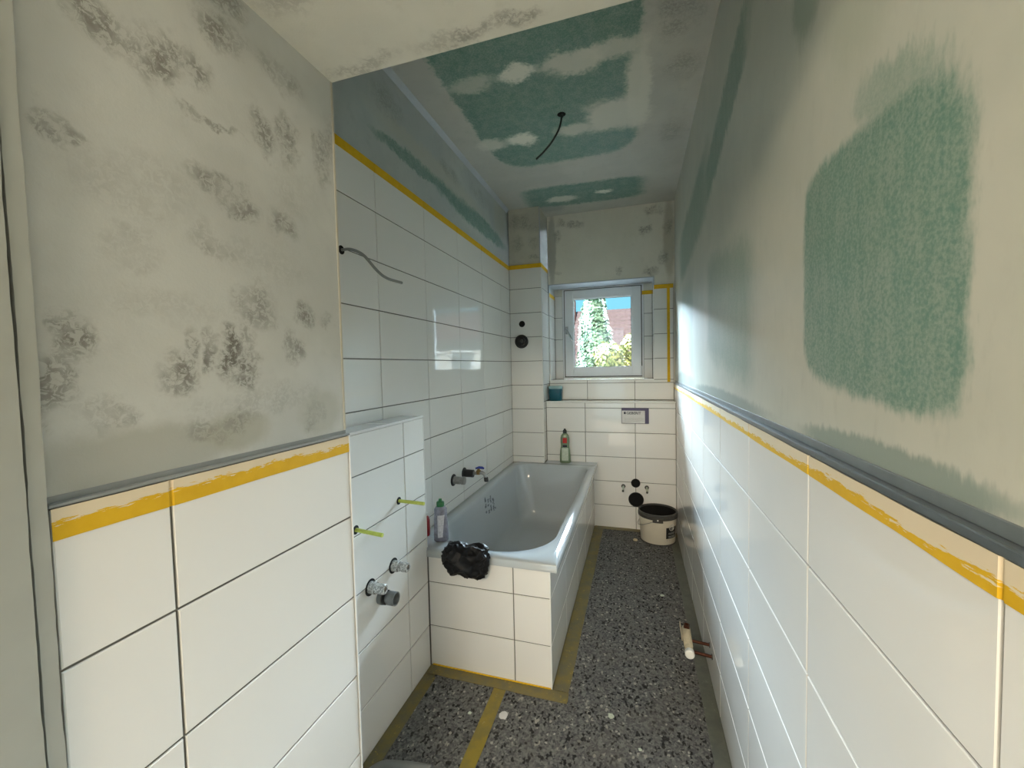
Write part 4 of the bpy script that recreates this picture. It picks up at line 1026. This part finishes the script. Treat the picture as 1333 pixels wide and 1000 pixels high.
def conifer_pt():
    h = random.uniform(0, 1)**0.8; z = -2.8 + h*6.6
    r = 0.75*(1-h)**0.55 + 0.06; a = random.uniform(0, 6.283); r *= 0.62+0.42*random.random()**0.5 + 0.10*math.sin(a*5+z*4)
    d = Vector((math.cos(a), math.sin(a), 0.5)); return Vector((TX+r*math.cos(a), TY+r*math.sin(a), z)), d
leaf_cloud('foliage', 'needles', tr, 16000, conifer_pt, 0.05)
SX, SY = -0.30, 10.2
sh = empty('shrub_tree', (SX, SY, -3.0)); tag(sh, 'yellow-green leafy tree in the lower right of the window', 'tree')
adopt(sh, tube('trunk', [(SX, SY, -3.0), (SX+0.05, SY, 0.6)], [0.10, 0.05], 'bark'))
cl = [(-0.35, 0, 1.55, 0.36), (-0.08, 0.1, 1.15, 0.5), (0.28, 0, 1.75, 0.34), (-0.5, 0, 0.7, 0.5), (0.35, 0.1, 0.9, 0.5), (0.0, 0, 0.3, 0.6)]
def shrub_pt():
    c = random.choice(cl); d = Vector((random.gauss(0, 1), random.gauss(0, 1), random.gauss(0, 1))).normalized()
    return Vector((SX+c[0], SY+c[1], c[2])) + d*c[3]*random.uniform(0.6, 1.05), d
leaf_cloud('foliage', 'yellow_leaf', sh, 4500, shrub_pt, 0.055)
ho = empty('house', (-2.0, 24, -3.0)); tag(ho, 'white neighbouring house with a brown tiled roof behind the trees', 'building')
hw_ = box('wall', (-8.0, 1.0, 20.4, 27.6, -3.0, 0.6), 'house_wall')
bm = bmesh.new()
rp = [(-8.6, 20.0, 0.5), (1.4, 20.0, 0.5), (1.4, 24.0, 4.45), (-8.6, 24.0, 4.45), (1.4, 28.0, 0.5), (-8.6, 28.0, 0.5)]
vv_ = [bm.verts.new(p) for p in rp]
for q in ((0, 1, 2, 3), (3, 2, 4, 5), (0, 3, 5), (1, 4, 2), (0, 5, 4, 1)): bm.faces.new([vv_[k] for k in q])
rf = bm_obj('roof', bm, 'roof_tile')
adopt(ho, hw_, rf)
# courses of roof tiles as raised strips
tl = bmesh.new()
for k in range(15):
    t0, t1_ = k/15, (k+1.15)/15
    t1_ = min(1.0, t1_); y0_, z0_ = 20.0+4.0*t0, 0.5+3.95*t0; y1_, z1_ = 20.0+4.0*t1_, 0.5+3.95*t1_
    for j in range(36):
        xa = -8.6 + 10.0*j/36 + 0.02; xb = -8.6 + 10.0*(j+1)/36 - 0.02; up = 0.02 + random.uniform(0, 0.03)
        q = [tl.verts.new(p) for p in ((xa, y0_-0.02, z0_+0.07+up), (xb, y0_-0.02, z0_+0.07+up), (xb, y1_, z1_+0.02), (xa, y1_, z1_+0.02), (xa, y0_-0.02, z0_), (xb, y0_-0.02, z0_))]
        tl.faces.new(q[:4]); tl.faces.new((q[0], q[4], q[5], q[1]))
rt = bm_obj('roof_tiles', tl, 'roof_tile'); rt['kind'] = 'stuff'; adopt(ho, rt)
ch = box('chimney', (-3.9, -3.3, 23.0, 23.6, 3.2, 5.0), 'chimney_brick'); adopt(ho, ch)

# second house, seen mirrored in the glazed left wall
h2 = empty('house', (6.5, 18, -3.0)); tag(h2, 'white house with balcony mirrored in the left wall tiles', 'building')
p_ = [box('wall', (2.2, 11.5, 16.0, 24.0, -3.0, 2.55), 'house_wall')]
bm = bmesh.new()
vv_ = [bm.verts.new(p) for p in ((1.8, 15.4, 2.5), (12.0, 15.4, 2.5), (12.0, 20.0, 4.3), (1.8, 20.0, 4.3), (12.0, 24.6, 2.5), (1.8, 24.6, 2.5))]
for q in ((0, 1, 2, 3), (3, 2, 4, 5), (0, 3, 5), (1, 4, 2), (0, 5, 4, 1)): bm.faces.new([vv_[k] for k in q])
p_.append(bm_obj('roof', bm, 'roof_tile'))
p_.append(box('balcony', (4.2, 8.0, 14.8, 16.0, -0.2, 0.0), 'house_wall'))
p_.append(boxes('railing', [(4.2, 8.0, 14.8, 14.86, 0.85, 0.93), (4.2, 8.0, 14.8, 14.86, 0.40, 0.46)] + [(4.2+0.63*k, 4.26+0.63*k, 14.8, 14.86, 0.0, 0.9) for k in range(7)], 'grey_plastic'))
for (xa, xb, za, zb) in ((4.6, 5.5, 0.0, 2.0), (6.2, 7.4, 0.6, 2.0), (8.6, 9.8, 0.6, 2.0), (2.8, 3.7, 0.6, 2.0)):
    w_ = box('window', (xa-0.08, xb+0.08, 15.94, 15.995, za-0.08, zb+0.08), 'white_pvc'); p_.append(w_)
    sub(w_, box('pane', (xa, xb, 15.92, 15.938, za, zb), 'primer_grey'))
adopt(h2, *p_)
